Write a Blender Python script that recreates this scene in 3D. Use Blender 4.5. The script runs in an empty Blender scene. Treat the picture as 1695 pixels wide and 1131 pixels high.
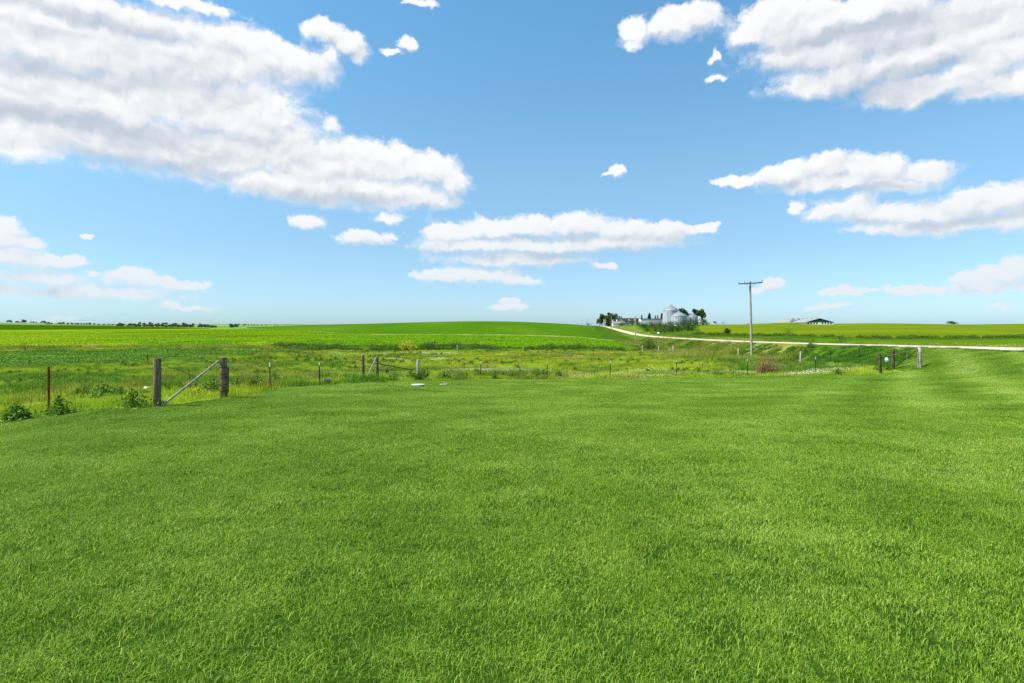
import bpy, math, random
import numpy as np
from mathutils import Vector, Matrix
R = math.radians
scene = bpy.context.scene
COL = scene.collection
rng = np.random.default_rng(11)
random.seed(11)

# ---------------------------------------------------------------- camera
F = 1000.0          # focal length in pixels of the 1695 px wide photograph
CX, HY = 847.5, 538.0
CZ = 2.0            # eye height above the lawn underfoot
cam_d = bpy.data.cameras.new("camera")
cam_d.sensor_width = 36.0
cam_d.lens = 36.0 * F / 1695.0
cam_d.shift_y = -27.5 / 1695.0
cam_d.clip_start = 0.05
cam_d.clip_end = 30000.0
cam = bpy.data.objects.new("camera", cam_d)
COL.objects.link(cam)
cam.location = (0, 0, CZ)
cam.rotation_euler = (R(90), 0, 0)
scene.camera = cam

# ---------------------------------------------------------------- exposure, sampling
scene.view_settings.view_transform = 'Standard'
scene.view_settings.look = 'None'
scene.view_settings.gamma = 1.0
scene.view_settings.use_curve_mapping = False
scene.view_settings.exposure = 0.6
scene.render.engine = 'CYCLES'
scene.cycles.use_denoising = False
scene.cycles.max_bounces = 6
scene.cycles.diffuse_bounces = 3
scene.cycles.glossy_bounces = 2
scene.cycles.transmission_bounces = 3
scene.cycles.sample_clamp_indirect = 6.0

# ---------------------------------------------------------------- sun
SUN_EL, SUN_AZ = 52.0, -102.0            # azimuth clockwise from +Y: left and a little behind
sv = Vector((math.sin(R(SUN_AZ)) * math.cos(R(SUN_EL)), math.cos(R(SUN_AZ)) * math.cos(R(SUN_EL)), math.sin(R(SUN_EL))))
sun_d = bpy.data.lights.new("sun", 'SUN')
sun_d.energy = 4.9
sun_d.angle = R(0.6)
sun_d.color = (1.0, 0.955, 0.87)
sun = bpy.data.objects.new("sun", sun_d)
COL.objects.link(sun)
sun.location = (-60, -30, 80)
sun.rotation_euler = sv.to_track_quat('Z', 'Y').to_euler()


class NT:
    """small node-tree writer"""
    def __init__(self, tree):
        self.t = tree
        self.n = tree.nodes
        self.l = tree.links

    def new(self, kind, **kw):
        n = self.n.new(kind)
        for k, v in kw.items():
            setattr(n, k, v)
        return n

    def put(self, sock, v):
        if v is None:
            return
        if isinstance(v, bpy.types.NodeSocket):
            self.l.new(v, sock)
        else:
            if sock.type == 'RGBA' and isinstance(v, (tuple, list)) and len(v) == 3:
                v = (*v, 1.0)
            sock.default_value = v

    def math(self, op, a, b=None, c=None, clamp=False):
        n = self.new('ShaderNodeMath', operation=op, use_clamp=clamp)
        for i, v in enumerate((a, b, c)):
            self.put(n.inputs[i], v)
        return n.outputs[0]

    def vec(self, op, a, b=None, c=None):
        n = self.new('ShaderNodeVectorMath', operation=op)
        for i, v in enumerate((a, b, c)):
            self.put(n.inputs[i], v)
        return n.outputs['Value'] if op in ('LENGTH', 'DOT_PRODUCT', 'DISTANCE') else n.outputs[0]

    def step(self, v, a, b, lo=0.0, hi=1.0):
        n = self.new('ShaderNodeMapRange', interpolation_type='SMOOTHSTEP')
        self.put(n.inputs['Value'], v)
        for k, x in (('From Min', a), ('From Max', b), ('To Min', lo), ('To Max', hi)):
            self.put(n.inputs[k], x)
        return n.outputs['Result']

    def lin(self, v, a, b, lo=0.0, hi=1.0):
        n = self.new('ShaderNodeMapRange', interpolation_type='LINEAR', clamp=True)
        self.put(n.inputs['Value'], v)
        for k, x in (('From Min', a), ('From Max', b), ('To Min', lo), ('To Max', hi)):
            self.put(n.inputs[k], x)
        return n.outputs['Result']

    def noise(self, vec, scale, detail=3.0, rough=0.5, lac=2.0, dist=0.0, out='Fac', dims='3D'):
        n = self.new('ShaderNodeTexNoise', noise_dimensions=dims)
        self.put(n.inputs['Vector'], vec)
        self.put(n.inputs['Scale'], scale)
        self.put(n.inputs['Detail'], detail)
        self.put(n.inputs['Roughness'], rough)
        self.put(n.inputs['Lacunarity'], lac)
        self.put(n.inputs['Distortion'], dist)
        return n.outputs[out]

    def mix(self, f, a, b, mode='MIX'):
        n = self.new('ShaderNodeMix', data_type='RGBA', blend_type=mode)
        self.put(n.inputs[0], f)
        self.put(n.inputs[6], a)
        self.put(n.inputs[7], b)
        return n.outputs[2]

    def ramp(self, f, stops, interp='LINEAR'):
        n = self.new('ShaderNodeValToRGB')
        cr = n.color_ramp
        cr.interpolation = interp
        while len(cr.elements) < len(stops):
            cr.elements.new(0.5)
        for e, (p, c) in zip(cr.elements, stops):
            e.position = p
            e.color = (*c, 1.0)
        self.put(n.inputs[0], f)
        return n.outputs[0]


def C(r, g, b, k=1.0):
    """sRGB 0-255 to linear, times k"""
    o = []
    for v in (r, g, b):
        v = v / 255.0
        o.append(k * (v / 12.92 if v <= 0.04045 else ((v + 0.055) / 1.055) ** 2.4))
    return tuple(o)


# ---------------------------------------------------------------- world: sky and clouds
world = bpy.data.worlds.new("World")
scene.world = world
world.use_nodes = True
w = NT(world.node_tree)
w.n.clear()
world.cycles.sampling_method = 'NONE'


def azel(px, py):
    x, z = (px - CX) / F, (HY - py) / F
    return math.atan2(x, 1.0), math.asin(z / math.sqrt(1 + x * x + z * z))


# cumulus clouds: centre, half width, half height in 1/1000 of a radian-like unit, faintness 0..1
CLOUDS = [
    # great bank on the left
    (60, 75, 170, 62, 0), (190, 85, 190, 62, 0), (330, 95, 170, 58, 0), (450, 100, 88, 46, 0), (500, 110, 52, 36, 0), (395, 70, 60, 34, 0),
    (90, 165, 260, 80, 0), (300, 170, 200, 75, 0), (435, 190, 85, 55, 0), (120, 225, 280, 52, 0), (330, 250, 210, 52, 0),
    (455, 250, 110, 60, 0), (560, 275, 130, 50, 0), (650, 275, 95, 38, 0), (715, 285, 48, 40, 0), (745, 305, 36, 26, 0), (480, 305, 120, 32, 0), (610, 318, 140, 32, 0),
    (690, 330, 60, 18, 0), (40, 245, 90, 25, 0.2), (130, 12, 260, 26, 0.1), (300, 5, 110, 14, 0.3), (60, 30, 170, 44, 0.05), (235, 38, 150, 34, 0.05),
    (540, 52, 40, 22, 0.05), (572, 70, 27, 24, 0.05), (590, 92, 14, 18, 0.25), (548, 98, 16, 22, 0.45), (678, 78, 24, 13, 0.25), (645, 88, 20, 7, 0.55), (548, 208, 22, 22, 0.55),
    # top right
    (1142, 30, 58, 34, 0), (1105, 42, 42, 28, 0.1), (1052, 52, 30, 26, 0), (1045, 74, 18, 10, 0.3), (1300, 30, 85, 40, 0), (1250, 55, 45, 22, 0.2), (1430, 22, 150, 34, 0), (1600, 18, 190, 34, 0),
    (1318, 85, 72, 32, 0), (1470, 58, 230, 46, 0), (1620, 50, 150, 50, 0), (1340, 55, 90, 36, 0), (1400, 88, 110, 42, 0), (1520, 95, 130, 50, 0), (1640, 95, 120, 52, 0), (1400, 130, 130, 30, 0), (1520, 148, 110, 27, 0), (1660, 138, 90, 24, 0.1),
    (1182, 96, 12, 11, 0.5), (1184, 130, 14, 6, 0.45), (690, 3, 34, 8, 0.35),
    # right, middle height
    (1225, 299, 48, 9, 0.1), (1290, 292, 60, 19, 0), (1370, 277, 58, 24, 0), (1450, 279, 62, 27, 0), (1530, 285, 50, 24, 0), (1400, 300, 120, 16, 0.05), (1480, 308, 80, 18, 0.2),
    (1316, 341, 14, 12, 0.05), (1352, 352, 26, 16, 0.1), (1405, 345, 48, 22, 0), (1450, 355, 60, 20, 0), (1525, 352, 70, 20, 0.05), (1610, 338, 75, 30, 0), (1680, 322, 52, 30, 0), (1590, 372, 110, 18, 0.1), (1480, 376, 90, 10, 0.3), (1690, 365, 60, 22, 0.1),
    # centre bank
    (745, 385, 50, 20, 0), (800, 380, 60, 20, 0), (870, 376, 60, 20, 0), (950, 372, 66, 20, 0), (1030, 376, 62, 18, 0), (1095, 382, 52, 20, 0), (1140, 378, 40, 9, 0.25), (1175, 372, 16, 4, 0.5),
    (780, 408, 90, 16, 0.05), (900, 408, 110, 18, 0), (1030, 402, 100, 16, 0), (860, 430, 125, 14, 0.2),
    (740, 459, 56, 11, 0.1), (800, 458, 66, 14, 0.05), (858, 463, 38, 9, 0.2), (1006, 444, 27, 8, 0.05), (846, 500, 17, 8, 0.25), (846, 510, 32, 7, 0.5),
    # small ones
    (507, 371, 28, 14, 0), (600, 394, 44, 13, 0.1), (640, 391, 18, 7, 0.4), (640, 364, 27, 9, 0.2), (1027, 284, 17, 12, 0.02), (1006, 291, 15, 4, 0.45),
    # low left
    (14, 385, 30, 22, 0.2), (40, 402, 40, 16, 0.25), (85, 430, 62, 14, 0.1), (20, 430, 50, 20, 0.2), (155, 452, 12, 8, 0.25), (50, 462, 100, 16, 0.3), (215, 455, 45, 16, 0.3),
    (255, 468, 80, 11, 0.3), (320, 472, 40, 8, 0.4), (110, 484, 200, 14, 0.4), (140, 392, 24, 5, 0.4), (282, 504, 22, 6, 0.15), (320, 510, 46, 5, 0.55), (100, 523, 50, 6, 0.65),
    # low right
    (1280, 472, 24, 12, 0.1), (1262, 478, 26, 8, 0.35), (1392, 482, 42, 9, 0.08), (1440, 486, 30, 7, 0.45), (1505, 481, 40, 9, 0.2), (1545, 478, 24, 7, 0.4), (1600, 462, 42, 12, 0.1), (1650, 455, 48, 16, 0.05), (1695, 440, 34, 22, 0.15),
    (1640, 475, 90, 12, 0.45), (1650, 507, 20, 8, 0.5), (1380, 510, 60, 5, 0.65),
]
tc = w.new('ShaderNodeTexCoord')
sep = w.new('ShaderNodeSeparateXYZ')
w.l.new(tc.outputs['Generated'], sep.inputs[0])
az = w.math('ARCTAN2', sep.outputs[0], sep.outputs[1])
el = w.math('ARCSINE', sep.outputs[2])
comb = w.new('ShaderNodeCombineXYZ')
w.put(comb.inputs[0], az)
w.put(comb.inputs[1], el)
P0 = comb.outputs[0]
# billowy edges: the layout is warped by noise that gets finer towards the horizon
warp1 = w.noise(P0, 13.0, 2.0, 0.5, out='Color', dims='2D')
warp2 = w.noise(P0, 42.0, 5.0, 0.62, out='Color', dims='2D')
PW = w.vec('MULTIPLY_ADD', w.vec('SUBTRACT', warp1, (0.5, 0.5, 0.5)), (0.036, 0.020, 0.0), P0)
PW = w.vec('MULTIPLY_ADD', w.vec('SUBTRACT', warp2, (0.5, 0.5, 0.5)), (0.021, 0.017, 0.0), PW)


def cloud_mask(pt):
    acc = None
    for (cx, cy, rx, ry, faint) in CLOUDS:
        a0, e0 = azel(cx, cy)
        a1, _ = azel(cx + rx, cy)
        a2, _ = azel(cx - rx, cy)
        _, e1 = azel(cx, cy - ry)
        ra, re = (a1 - a2) / 2, e1 - e0
        q = w.vec('MULTIPLY_ADD', pt, (1 / ra, 1 / re, 0.0), (-a0 / ra, -e0 / re, 0.0))
        ln = w.vec('LENGTH', w.vec('MAXIMUM', q, w.vec('MULTIPLY', q, (-1.0, -1.25, 0.0))))
        if faint:
            ln = w.math('MULTIPLY_ADD', ln, 1.0 - 0.5 * faint, 0.62 * faint)
        acc = ln if acc is None else w.math('SMOOTH_MIN', acc, ln, 0.30)
    return w.math('SUBTRACT', 1.0, acc)


def billow(pt, extra, det=4.0):
    v = w.new('ShaderNodeTexVoronoi', voronoi_dimensions='2D', feature='SMOOTH_F1', normalize=True)
    w.put(v.inputs['Vector'], w.vec('MULTIPLY', pt, (1.0, 1.35, 1.0)))
    w.put(v.inputs['Scale'], 26.0)
    w.put(v.inputs['Detail'], det)
    w.put(v.inputs['Roughness'], 0.55)
    w.put(v.inputs['Lacunarity'], 2.1)
    w.put(v.inputs['Smoothness'], 0.35)
    n = w.noise(pt, 30.0, det + 2.0, 0.6, dims='2D')
    b = w.math('SUBTRACT', 0.40, v.outputs['Distance'])
    return w.math('ADD', w.math('MULTIPLY', b, 0.95), w.math('MULTIPLY', w.math('SUBTRACT', n, 0.5), extra))


# grey undersides and hollows of the bigger banks: centre, half sizes, depth
HOLLOWS = [(90, 118, 230, 26, .34), (300, 150, 180, 22, .22), (130, 208, 250, 26, .42), (380, 228, 130, 14, .18), (250, 278, 170, 16, .26), (560, 325, 190, 18, .34), (100, 15, 300, 20, .30),
           (1470, 42, 240, 20, .26), (1480, 122, 190, 16, .24), (1440, 160, 170, 18, .34), (1620, 150, 90, 14, .2), (900, 424, 170, 11, .26), (860, 396, 150, 7, .16), (1460, 312, 100, 9, .26), (1600, 368, 130, 12, .30), (1420, 366, 90, 7, .22)]


def hollow(pt):
    acc = None
    for (cx, cy, rx, ry, dep) in HOLLOWS:
        a0, e0 = azel(cx, cy)
        a1, _ = azel(cx + rx, cy)
        _, e1 = azel(cx, cy - ry)
        ra, re = a1 - a0, e1 - e0
        ln = w.vec('LENGTH', w.vec('MULTIPLY_ADD', pt, (1 / ra, 1 / re, 0.0), (-a0 / ra, -e0 / re, 0.0)))
        v = w.step(ln, 0.1, 1.3, dep * 1.55, 0.0)
        acc = v if acc is None else w.math('MAXIMUM', acc, v)
    return acc


M0 = cloud_mask(PW)
M1 = cloud_mask(w.vec('ADD', PW, (-0.006, 0.016, 0.0)))
B0 = billow(PW, 0.62)
S0 = billow(PW, 0.6, 1.2)
S1 = billow(w.vec('ADD', PW, (-0.006, 0.011, 0.0)), 0.6, 1.2)
B1 = billow(w.vec('ADD', PW, (-0.0035, 0.006, 0.0)), 0.62)
D0 = w.math('ADD', M0, B0)
# other clouds round the rest of the sky, outside the photograph's view
gen = w.noise(w.vec('MULTIPLY', P0, (1.0, 2.6, 1.0)), 2.3, 6.0, 0.55, dims='2D')
away = w.math('MAXIMUM', w.step(w.math('ABSOLUTE', az), 0.78, 1.0), w.step(el, 0.56, 0.75))
DG = w.math('MULTIPLY', w.math('MULTIPLY', w.math('SUBTRACT', gen, 0.56), 6.0), away)
DG = w.math('SUBTRACT', DG, w.math('MULTIPLY', w.math('SUBTRACT', 1.0, away), 3.0))
D0 = w.math('MAXIMUM', D0, DG)
thin = w.noise(PW, 11.0, 6.0, 0.66, dims='2D')
alpha = w.step(w.math('ADD', D0, w.math('MULTIPLY', w.math('SUBTRACT', thin, 0.5), 0.75)), w.lin(w.math('SUBTRACT', M0, M1), -0.3, 0.35, -0.40, -0.06), w.lin(w.math('SUBTRACT', M0, M1), -0.3, 0.35, 0.68, 0.36))
alpha = w.math('MULTIPLY', alpha, w.step(el, 0.004, 0.03, 0.35, 1.0))
relief = w.math('ADD', w.math('MULTIPLY', w.math('SUBTRACT', M0, M1), 0.50), w.math('ADD', w.math('MULTIPLY', w.math('SUBTRACT', B0, B1), 0.26), w.math('MULTIPLY', w.math('SUBTRACT', S0, S1), 0.62)))
# lit crowns, grey undersides; thick middles are greyer than thin rims
streak = w.noise(w.vec('MULTIPLY', PW, (3.2, 17.0, 1.0)), 1.0, 3.0, 0.5, dims='2D')
lit = w.math('ADD', w.math('MULTIPLY_ADD', relief, 1.0, 0.60), w.math('MULTIPLY', w.math('SUBTRACT', streak, 0.5), 0.85))
lit = w.math('SUBTRACT', w.math('ADD', lit, 0.10), w.step(D0, 0.35, 1.0, 0.0, 0.12))
lit = w.math('SUBTRACT', lit, hollow(PW))
lit = w.math('ADD', lit, w.step(D0, 0.32, 0.10, 0.0, 0.16), clamp=True)
cl_col = w.ramp(lit, [(0.0, C(198, 207, 219)), (0.30, C(216, 222, 230)), (0.55, C(236, 239, 242)), (0.78, C(250, 251, 252)), (1.0, C(255, 255, 255))])
low = w.step(el, 0.01, 0.24, 0.42, 0.0)       # distant clouds sink into the air
sky = w.new('ShaderNodeTexSky', sky_type='NISHITA', sun_disc=False, sun_elevation=R(SUN_EL), sun_rotation=R(SUN_AZ))
sky.air_density = 1.0
sky.dust_density = 0.6
sky.ozone_density = 1.6
sky.altitude = 300
tint = w.ramp(w.lin(el, 0.0, 0.6), [(0.0, (.54, .80, 1.16)), (0.08, (.56, .76, 1.02)), (.2, (.64, .80, .90)), (.42, (.78, 1.03, 1.02)), (.72, (.73, 1.15, 1.19)), (1.0, (.70, 1.22, 1.26))])
sky_c = w.mix(1.0, sky.outputs[0], tint, 'MULTIPLY')
bg_sky = w.new('ShaderNodeBackground')
w.put(bg_sky.inputs['Color'], sky_c)
bg_sky.inputs['Strength'].default_value = 0.116
bg_cl = w.new('ShaderNodeBackground')
w.put(bg_cl.inputs['Color'], w.mix(low, cl_col, C(190, 214, 232)))
bg_cl.inputs['Strength'].default_value = 0.665
mx = w.new('ShaderNodeMixShader')
w.put(mx.inputs[0], w.math('MULTIPLY', alpha, 0.97))
w.l.new(bg_sky.outputs[0], mx.inputs[1])
w.l.new(bg_cl.outputs[0], mx.inputs[2])
wo = w.new('ShaderNodeOutputWorld')
w.l.new(mx.outputs[0], wo.inputs['Surface'])

# ---------------------------------------------------------------- terrain shape
def pchip(xk, yk, x):
    xk, yk = np.asarray(xk, float), np.asarray(yk, float)
    h = np.diff(xk)
    dl = np.diff(yk) / h
    m = np.zeros_like(yk)
    for i in range(1, len(xk) - 1):
        if dl[i - 1] * dl[i] > 0:
            w1, w2 = 2 * h[i] + h[i - 1], h[i] + 2 * h[i - 1]
            m[i] = (w1 + w2) / (w1 / dl[i - 1] + w2 / dl[i])
    m[0], m[-1] = dl[0], dl[-1]
    i = np.clip(np.searchsorted(xk, x) - 1, 0, len(xk) - 2)
    t = np.clip((x - xk[i]) / h[i], 0, 1)
    return ((2 * t**3 - 3 * t**2 + 1) * yk[i] + (t**3 - 2 * t**2 + t) * h[i] * m[i]
            + (-2 * t**3 + 3 * t**2) * yk[i + 1] + (t**3 - t**2) * h[i] * m[i + 1])


NEAR = [(1.0, -1.95), (5, -1.98)]
PROFILE = {   # bearing column: ground height relative to the eye at a list of distances
    0: [(10, -2.15), (16, -2.45), (22, -2.8), (30, -3.25), (40, -3.75), (58, -4.3), (75, -4.65), (95, -4.9), (112, -4.95), (125, -4.7), (200, -4.9), (300, -4.5), (400, -3.7), (440, -3.6), (520, -5), (900, -3.2), (1300, .6), (1700, 0), (2500, 10), (4000, 13), (8000, 16)],
    200: [(10, -2.08), (16, -2.2), (22, -2.45), (30, -2.9), (40, -3.5), (60, -4.3), (80, -4.7), (100, -4.85), (115, -4.85), (128, -4.6), (200, -4.4), (300, -3.5), (400, -3.0), (450, -3.3), (600, -6), (900, -5.5), (1300, -2.4), (1600, -5), (2500, 1), (4000, 6), (8000, 14)],
    400: [(10, -2.05), (16, -2.2), (20, -2.36), (25, -2.6), (31, -2.95), (40, -3.55), (60, -4.35), (80, -4.75), (98, -4.9), (112, -4.85), (125, -4.6), (200, -4.2), (300, -3.0), (400, -2.3), (480, -2.2), (700, -6), (1500, -8), (2500, -2), (4000, 4), (8000, 12)],
    500: [(10, -2.05), (20, -2.36), (31, -2.9), (40, -3.55), (60, -4.4), (80, -4.8), (100, -5), (115, -5), (128, -4.8), (200, -4.3), (300, -2.9), (400, -1.7), (500, -.6), (600, -.2), (800, -3), (1500, -8), (2500, -4), (4000, 2), (8000, 8)],
    600: [(10, -2.05), (20, -2.4), (31, -2.86), (38, -3.4), (60, -4.5), (80, -4.9), (100, -5.1), (115, -5.1), (122, -5.3), (135, -4.8), (200, -4.4), (260, -3.8), (280, -3.7), (400, -1.6), (550, .5), (650, 1.2), (800, 0), (1200, -6), (2500, -8), (8000, 0)],
    800: [(10, -2.0), (20, -2.5), (28, -3.05), (40, -3.56), (60, -4.4), (80, -4.8), (100, -5.0), (116, -5.05), (124, -5.4), (138, -4.9), (200, -4.4), (255, -3.8), (280, -3.4), (400, -.4), (520, 2.6), (600, 3.7), (700, 3.8), (900, 0), (1500, -10), (8000, -10)],
    950: [(10, -2.0), (20, -2.5), (28, -3.05), (40, -3.56), (60, -4.4), (80, -4.8), (100, -5.0), (116, -5.1), (124, -5.5), (138, -5.1), (200, -5.1), (250, -4.7), (280, -4.4), (400, -1.6), (520, .3), (650, .6), (750, .3), (1000, -2), (1500, -8), (8000, -10)],
    1000: [(10, -2.0), (20, -2.5), (40, -3.54), (60, -4.3), (80, -4.7), (100, -5.0), (116, -5.2), (135, -5.5), (200, -5.9), (250, -6.0), (300, -5.8), (400, -4.7), (500, -3.6), (700, -1.9), (900, -1.6), (1200, -4), (8000, -10)],
    1060: [(10, -2.0), (20, -2.5), (40, -3.5), (60, -4.2), (80, -4.6), (100, -5), (112, -5.2), (130, -5.8), (160, -6.2), (200, -6.5), (250, -6.5), (330, -6.3), (400, -4.6), (440, -2), (460, -.6), (500, .4), (600, .8), (820, .9), (1100, -3), (8000, -10)],
    1130: [(10, -2.0), (20, -2.5), (40, -3.45), (60, -4.1), (80, -4.5), (100, -5.0), (115, -5.3), (135, -5.5), (160, -5.4), (200, -5.1), (250, -5), (300, -4.2), (360, -3), (420, -1), (460, .2), (520, .8), (600, .9), (1000, -3), (8000, -10)],
    1200: [(10, -2.0), (20, -2.5), (40, -3.4), (60, -3.9), (80, -4.4), (100, -4.7), (120, -4.6), (150, -4.7), (200, -4.75), (250, -5), (270, -4.6), (350, -1.95), (430, -.2), (500, .2), (700, -1), (8000, -10)],
    1300: [(10, -2.0), (20, -2.45), (40, -3.35), (50, -3.75), (60, -4), (70, -4.2), (80, -4.15), (94, -3.8), (110, -3.9), (150, -4.3), (200, -4.7), (250, -4.7), (300, -3.3), (360, -1), (430, 1.15), (480, 1.5), (600, 1.2), (1000, -3), (8000, -10)],
    1360: [(10, -2.0), (20, -2.43), (40, -3.25), (50, -3.6), (60, -3.7), (72, -3.6), (80, -3.5), (100, -3.7), (150, -4.2), (200, -4.65), (250, -4.6), (300, -3.0), (360, -1.1), (420, .1), (440, .2), (480, .8), (600, 1.1), (1000, -3), (8000, -10)],
    1450: [(10, -2.0), (20, -2.4), (38, -3.1), (41, -3.05), (48, -3.15), (55, -3.1), (65, -2.8), (80, -3), (100, -3.2), (150, -4), (200, -4.6), (230, -4.5), (300, -2.4), (380, .1), (450, 1.0), (520, 1.4), (600, 1.2), (1000, -3), (8000, -10)],
    1600: [(10, -2.05), (16, -2.25), (22, -2.45), (28, -2.65), (34, -2.85), (38, -2.9), (42, -2.75), (50, -2.3), (60, -2.6), (80, -2.9), (120, -3.6), (180, -4.4), (220, -4.4), (300, -2.2), (400, -.1), (480, .4), (560, .5), (700, .2), (1000, -3), (8000, -10)],
    1695: [(10, -2.0), (16, -2.15), (22, -2.3), (28, -2.4), (33, -2.4), (37, -2.25), (43, -2.0), (50, -2.4), (80, -2.9), (120, -3.5), (180, -4.2), (220, -4.3), (300, -2.2), (400, .2), (480, .9), (560, 1.1), (700, .8), (1000, -3), (8000, -10)],
}
LD = np.linspace(math.log(1.0), math.log(8000.0), 900)
ucols = [(p - CX) / F for p in PROFILE]
rows = np.array([pchip(np.log([d for d, _ in NEAR + PROFILE[p]]), [z for _, z in NEAR + PROFILE[p]], LD) for p in PROFILE])
UG = np.linspace(ucols[0], ucols[-1], 500)
TAB = np.array([pchip(ucols, rows[:, j], UG) for j in range(len(LD))])      # (distance, bearing)

ROAD_Y = [-60, 20, 43, 60, 78, 120, 180, 250, 350, 450, 600, 800, 1100, 1300]
ROAD_Z = [-1.4, -1.5, -1.72, -2.1, -2.5, -3.3, -4.15, -5.1, -5.75, -5.25, -4.2, -2.8, -1.7, -3.5]


def hash2(ix, iy, seed):
    n = (ix.astype(np.int64) * 374761393 + iy.astype(np.int64) * 668265263 + seed * 974711) & 0x7fffffff
    n = ((n ^ (n >> 13)) * 1274126177) & 0x7fffffff
    return ((n ^ (n >> 16)) & 0xffff) / 65535.0


def vnoise(x, y, seed=0):
    x, y = np.asarray(x, float), np.asarray(y, float)
    ix, iy = np.floor(x), np.floor(y)
    fx, fy = x - ix, y - iy
    fx, fy = fx * fx * (3 - 2 * fx), fy * fy * (3 - 2 * fy)
    a, b = hash2(ix, iy, seed), hash2(ix + 1, iy, seed)
    c, d = hash2(ix, iy + 1, seed), hash2(ix + 1, iy + 1, seed)
    return (a * (1 - fx) + b * fx) * (1 - fy) + (c * (1 - fx) + d * fx) * fy


def fnoise(x, y, seed=0, o=3):
    s, a, t = 0, 1.0, 0
    for k in range(o):
        s = s + a * vnoise(x * 2**k, y * 2**k, seed + k)
        t += a
        a *= 0.5
    return s / t


def sstep(v, a, b):
    t = np.clip((v - a) / (b - a), 0, 1)
    return t * t * (3 - 2 * t)


def road_x(y):
    return 31.4 + 0.119 * y


def road_s(x, y):
    return (x - road_x(y)) / math.sqrt(1 + 0.119**2)


def ground(x, y):
    """world height of the ground"""
    x, y = np.asarray(x, float), np.asarray(y, float)
    d = np.maximum(y, 1.0)
    u = np.clip(x / d, UG[0], UG[-1])
    fi = np.clip((np.log(d) - LD[0]) / (LD[1] - LD[0]), 0, len(LD) - 1.001)
    fj = np.clip((u - UG[0]) / (UG[1] - UG[0]), 0, len(UG) - 1.001)
    i, j = fi.astype(int), fj.astype(int)
    ti, tj = fi - i, fj - j
    z = (TAB[i, j] * (1 - ti) + TAB[i + 1, j] * ti) * (1 - tj) + (TAB[i, j + 1] * (1 - ti) + TAB[i + 1, j + 1] * ti) * tj
    rough = sstep(d, 41, 50) * (1 - sstep(d, 130, 170))
    z = z + rough * 0.5 * (fnoise(x / 7, y / 7, 5) - 0.5) + sstep(d, 18, 40) * (1 - sstep(d, 130, 170)) * 0.12 * (fnoise(x / 2.2, y / 2.2, 9) - 0.5)
    s = road_s(x, y)
    zr = np.interp(y, ROAD_Y, ROAD_Z)
    b = np.where(s < 0, 1 - sstep(-s, 4.4, 10.5), 1 - sstep(s, 4.4, 10.0))
    b = b * (1 - sstep(y, 1000, 1250))
    return z * (1 - b) + zr * b + CZ


def gz(x, y):
    return float(ground(np.array([x]), np.array([y]))[0])


def at(px, d, lift=0.0):
    """point of the ground on a bearing at a distance"""
    x = (px - CX) / F * d
    return Vector((x, d, gz(x, d) + lift))


# ---------------------------------------------------------------- what grows where
LAWN_POLY = [(-200, 6), (-40, 10), (-16, 13.4), (-12.3, 14.5), (-11.6, 15.1), (-9.6, 15.6), (-9.25, 18.6), (-9.3, 23), (-8.6, 26.7), (-7.8, 30.6), (-7.2, 32.6), (-5.9, 37.4), (-3, 39.4), (0, 39.8),
             (8, 39.8), (16, 39.7), (22, 38.4), (23.4, 37.7), (26.6, 40.2), (29.5, 45), (33.0, 52), (35.0, 60), (36, 64), (200, 64), (200, -80), (-200, -80)]


def inside(poly, x, y):
    r = np.zeros(np.shape(x), bool)
    n = len(poly)
    for k in range(n):
        (x0, y0), (x1, y1) = poly[k], poly[(k + 1) % n]
        if y0 == y1:
            continue
        c = ((y0 > y) != (y1 > y)) & (x < (x1 - x0) * (y - y0) / (y1 - y0) + x0)
        r ^= c
    return r


ZN = ['lawn', 'pasture', 'bean_field', 'crop_field', 'hill_field', 'cloud_shade_field', 'hay_field', 'roadside_field', 'rough_grass', 'far_hills']
LAWN, PAST, BEAN, CROP, HILL, CLOUD_SHADE, HAY, RFIELD, VERGE, FAR = range(10)


def zones(x, y):
    wg = fnoise(x / 5, y / 5, 21) - 0.5
    wl = fnoise(x / 40, y / 40, 31) - 0.5
    d = np.maximum(y, 1.0)
    u = x / d
    s = road_s(x, y)
    z = np.full(np.shape(x), VERGE)
    left = s < 0
    z[left & (y < 118 + 3 * wg) & (s < -10.5 + wg)] = PAST
    bx = np.interp(y, [30, 50, 58, 64, 70, 80, 95, 108, 114], [-80, -56, -49, -46, -42.5, -41.5, -43, -45, -46])
    z[(x < bx + 1.5 * wg) & (y < 112 + 3 * wg) & (y > 40)] = BEAN
    ytop = np.interp(u, [-.86, -.6, -.47, -.42, -.35, -.25, 0, .12], [440, 428, 405, 350, 285, 236, 226, 228]) + 6 * wl
    ybot = np.interp(u, [-.43, -.36], [126, 137]) + 3 * wg
    z[left & (y > ybot) & (y < ytop) & (x < 12 + .119 * y + 2 * wg)] = CROP
    z[left & (y > ytop + np.interp(u, [-.44, -.4], [200, 28]) + 4 * wl) & (y < 1100) & (u > -.44) & (x < 10 + .115 * y + 3 * wg)] = HILL
    z[(u < -.44) & (y > ytop + 14)] = FAR
    z[(u < -.5 + .02 * wl) & (y > ytop + 14) & (y < 1380)] = CLOUD_SHADE
    z[(y > 1380)] = FAR
    ys = np.interp(u, [.3, .35, .45, .6, .85], [292, 280, 264, 214, 206]) + 5 * wl
    z[(s > 12) & (u > .31 + .01 * wl) & (y > ys) & (y < 1300)] = HAY
    z[(s > 7) & (u > .5) & (y < ys - 36 + 3 * wg)] = RFIELD
    z[inside(LAWN_POLY, x + 0.25 * wg, y + 0.25 * wg) & (s < -4.6 + 0.8 * wg)] = LAWN
    return z


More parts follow.
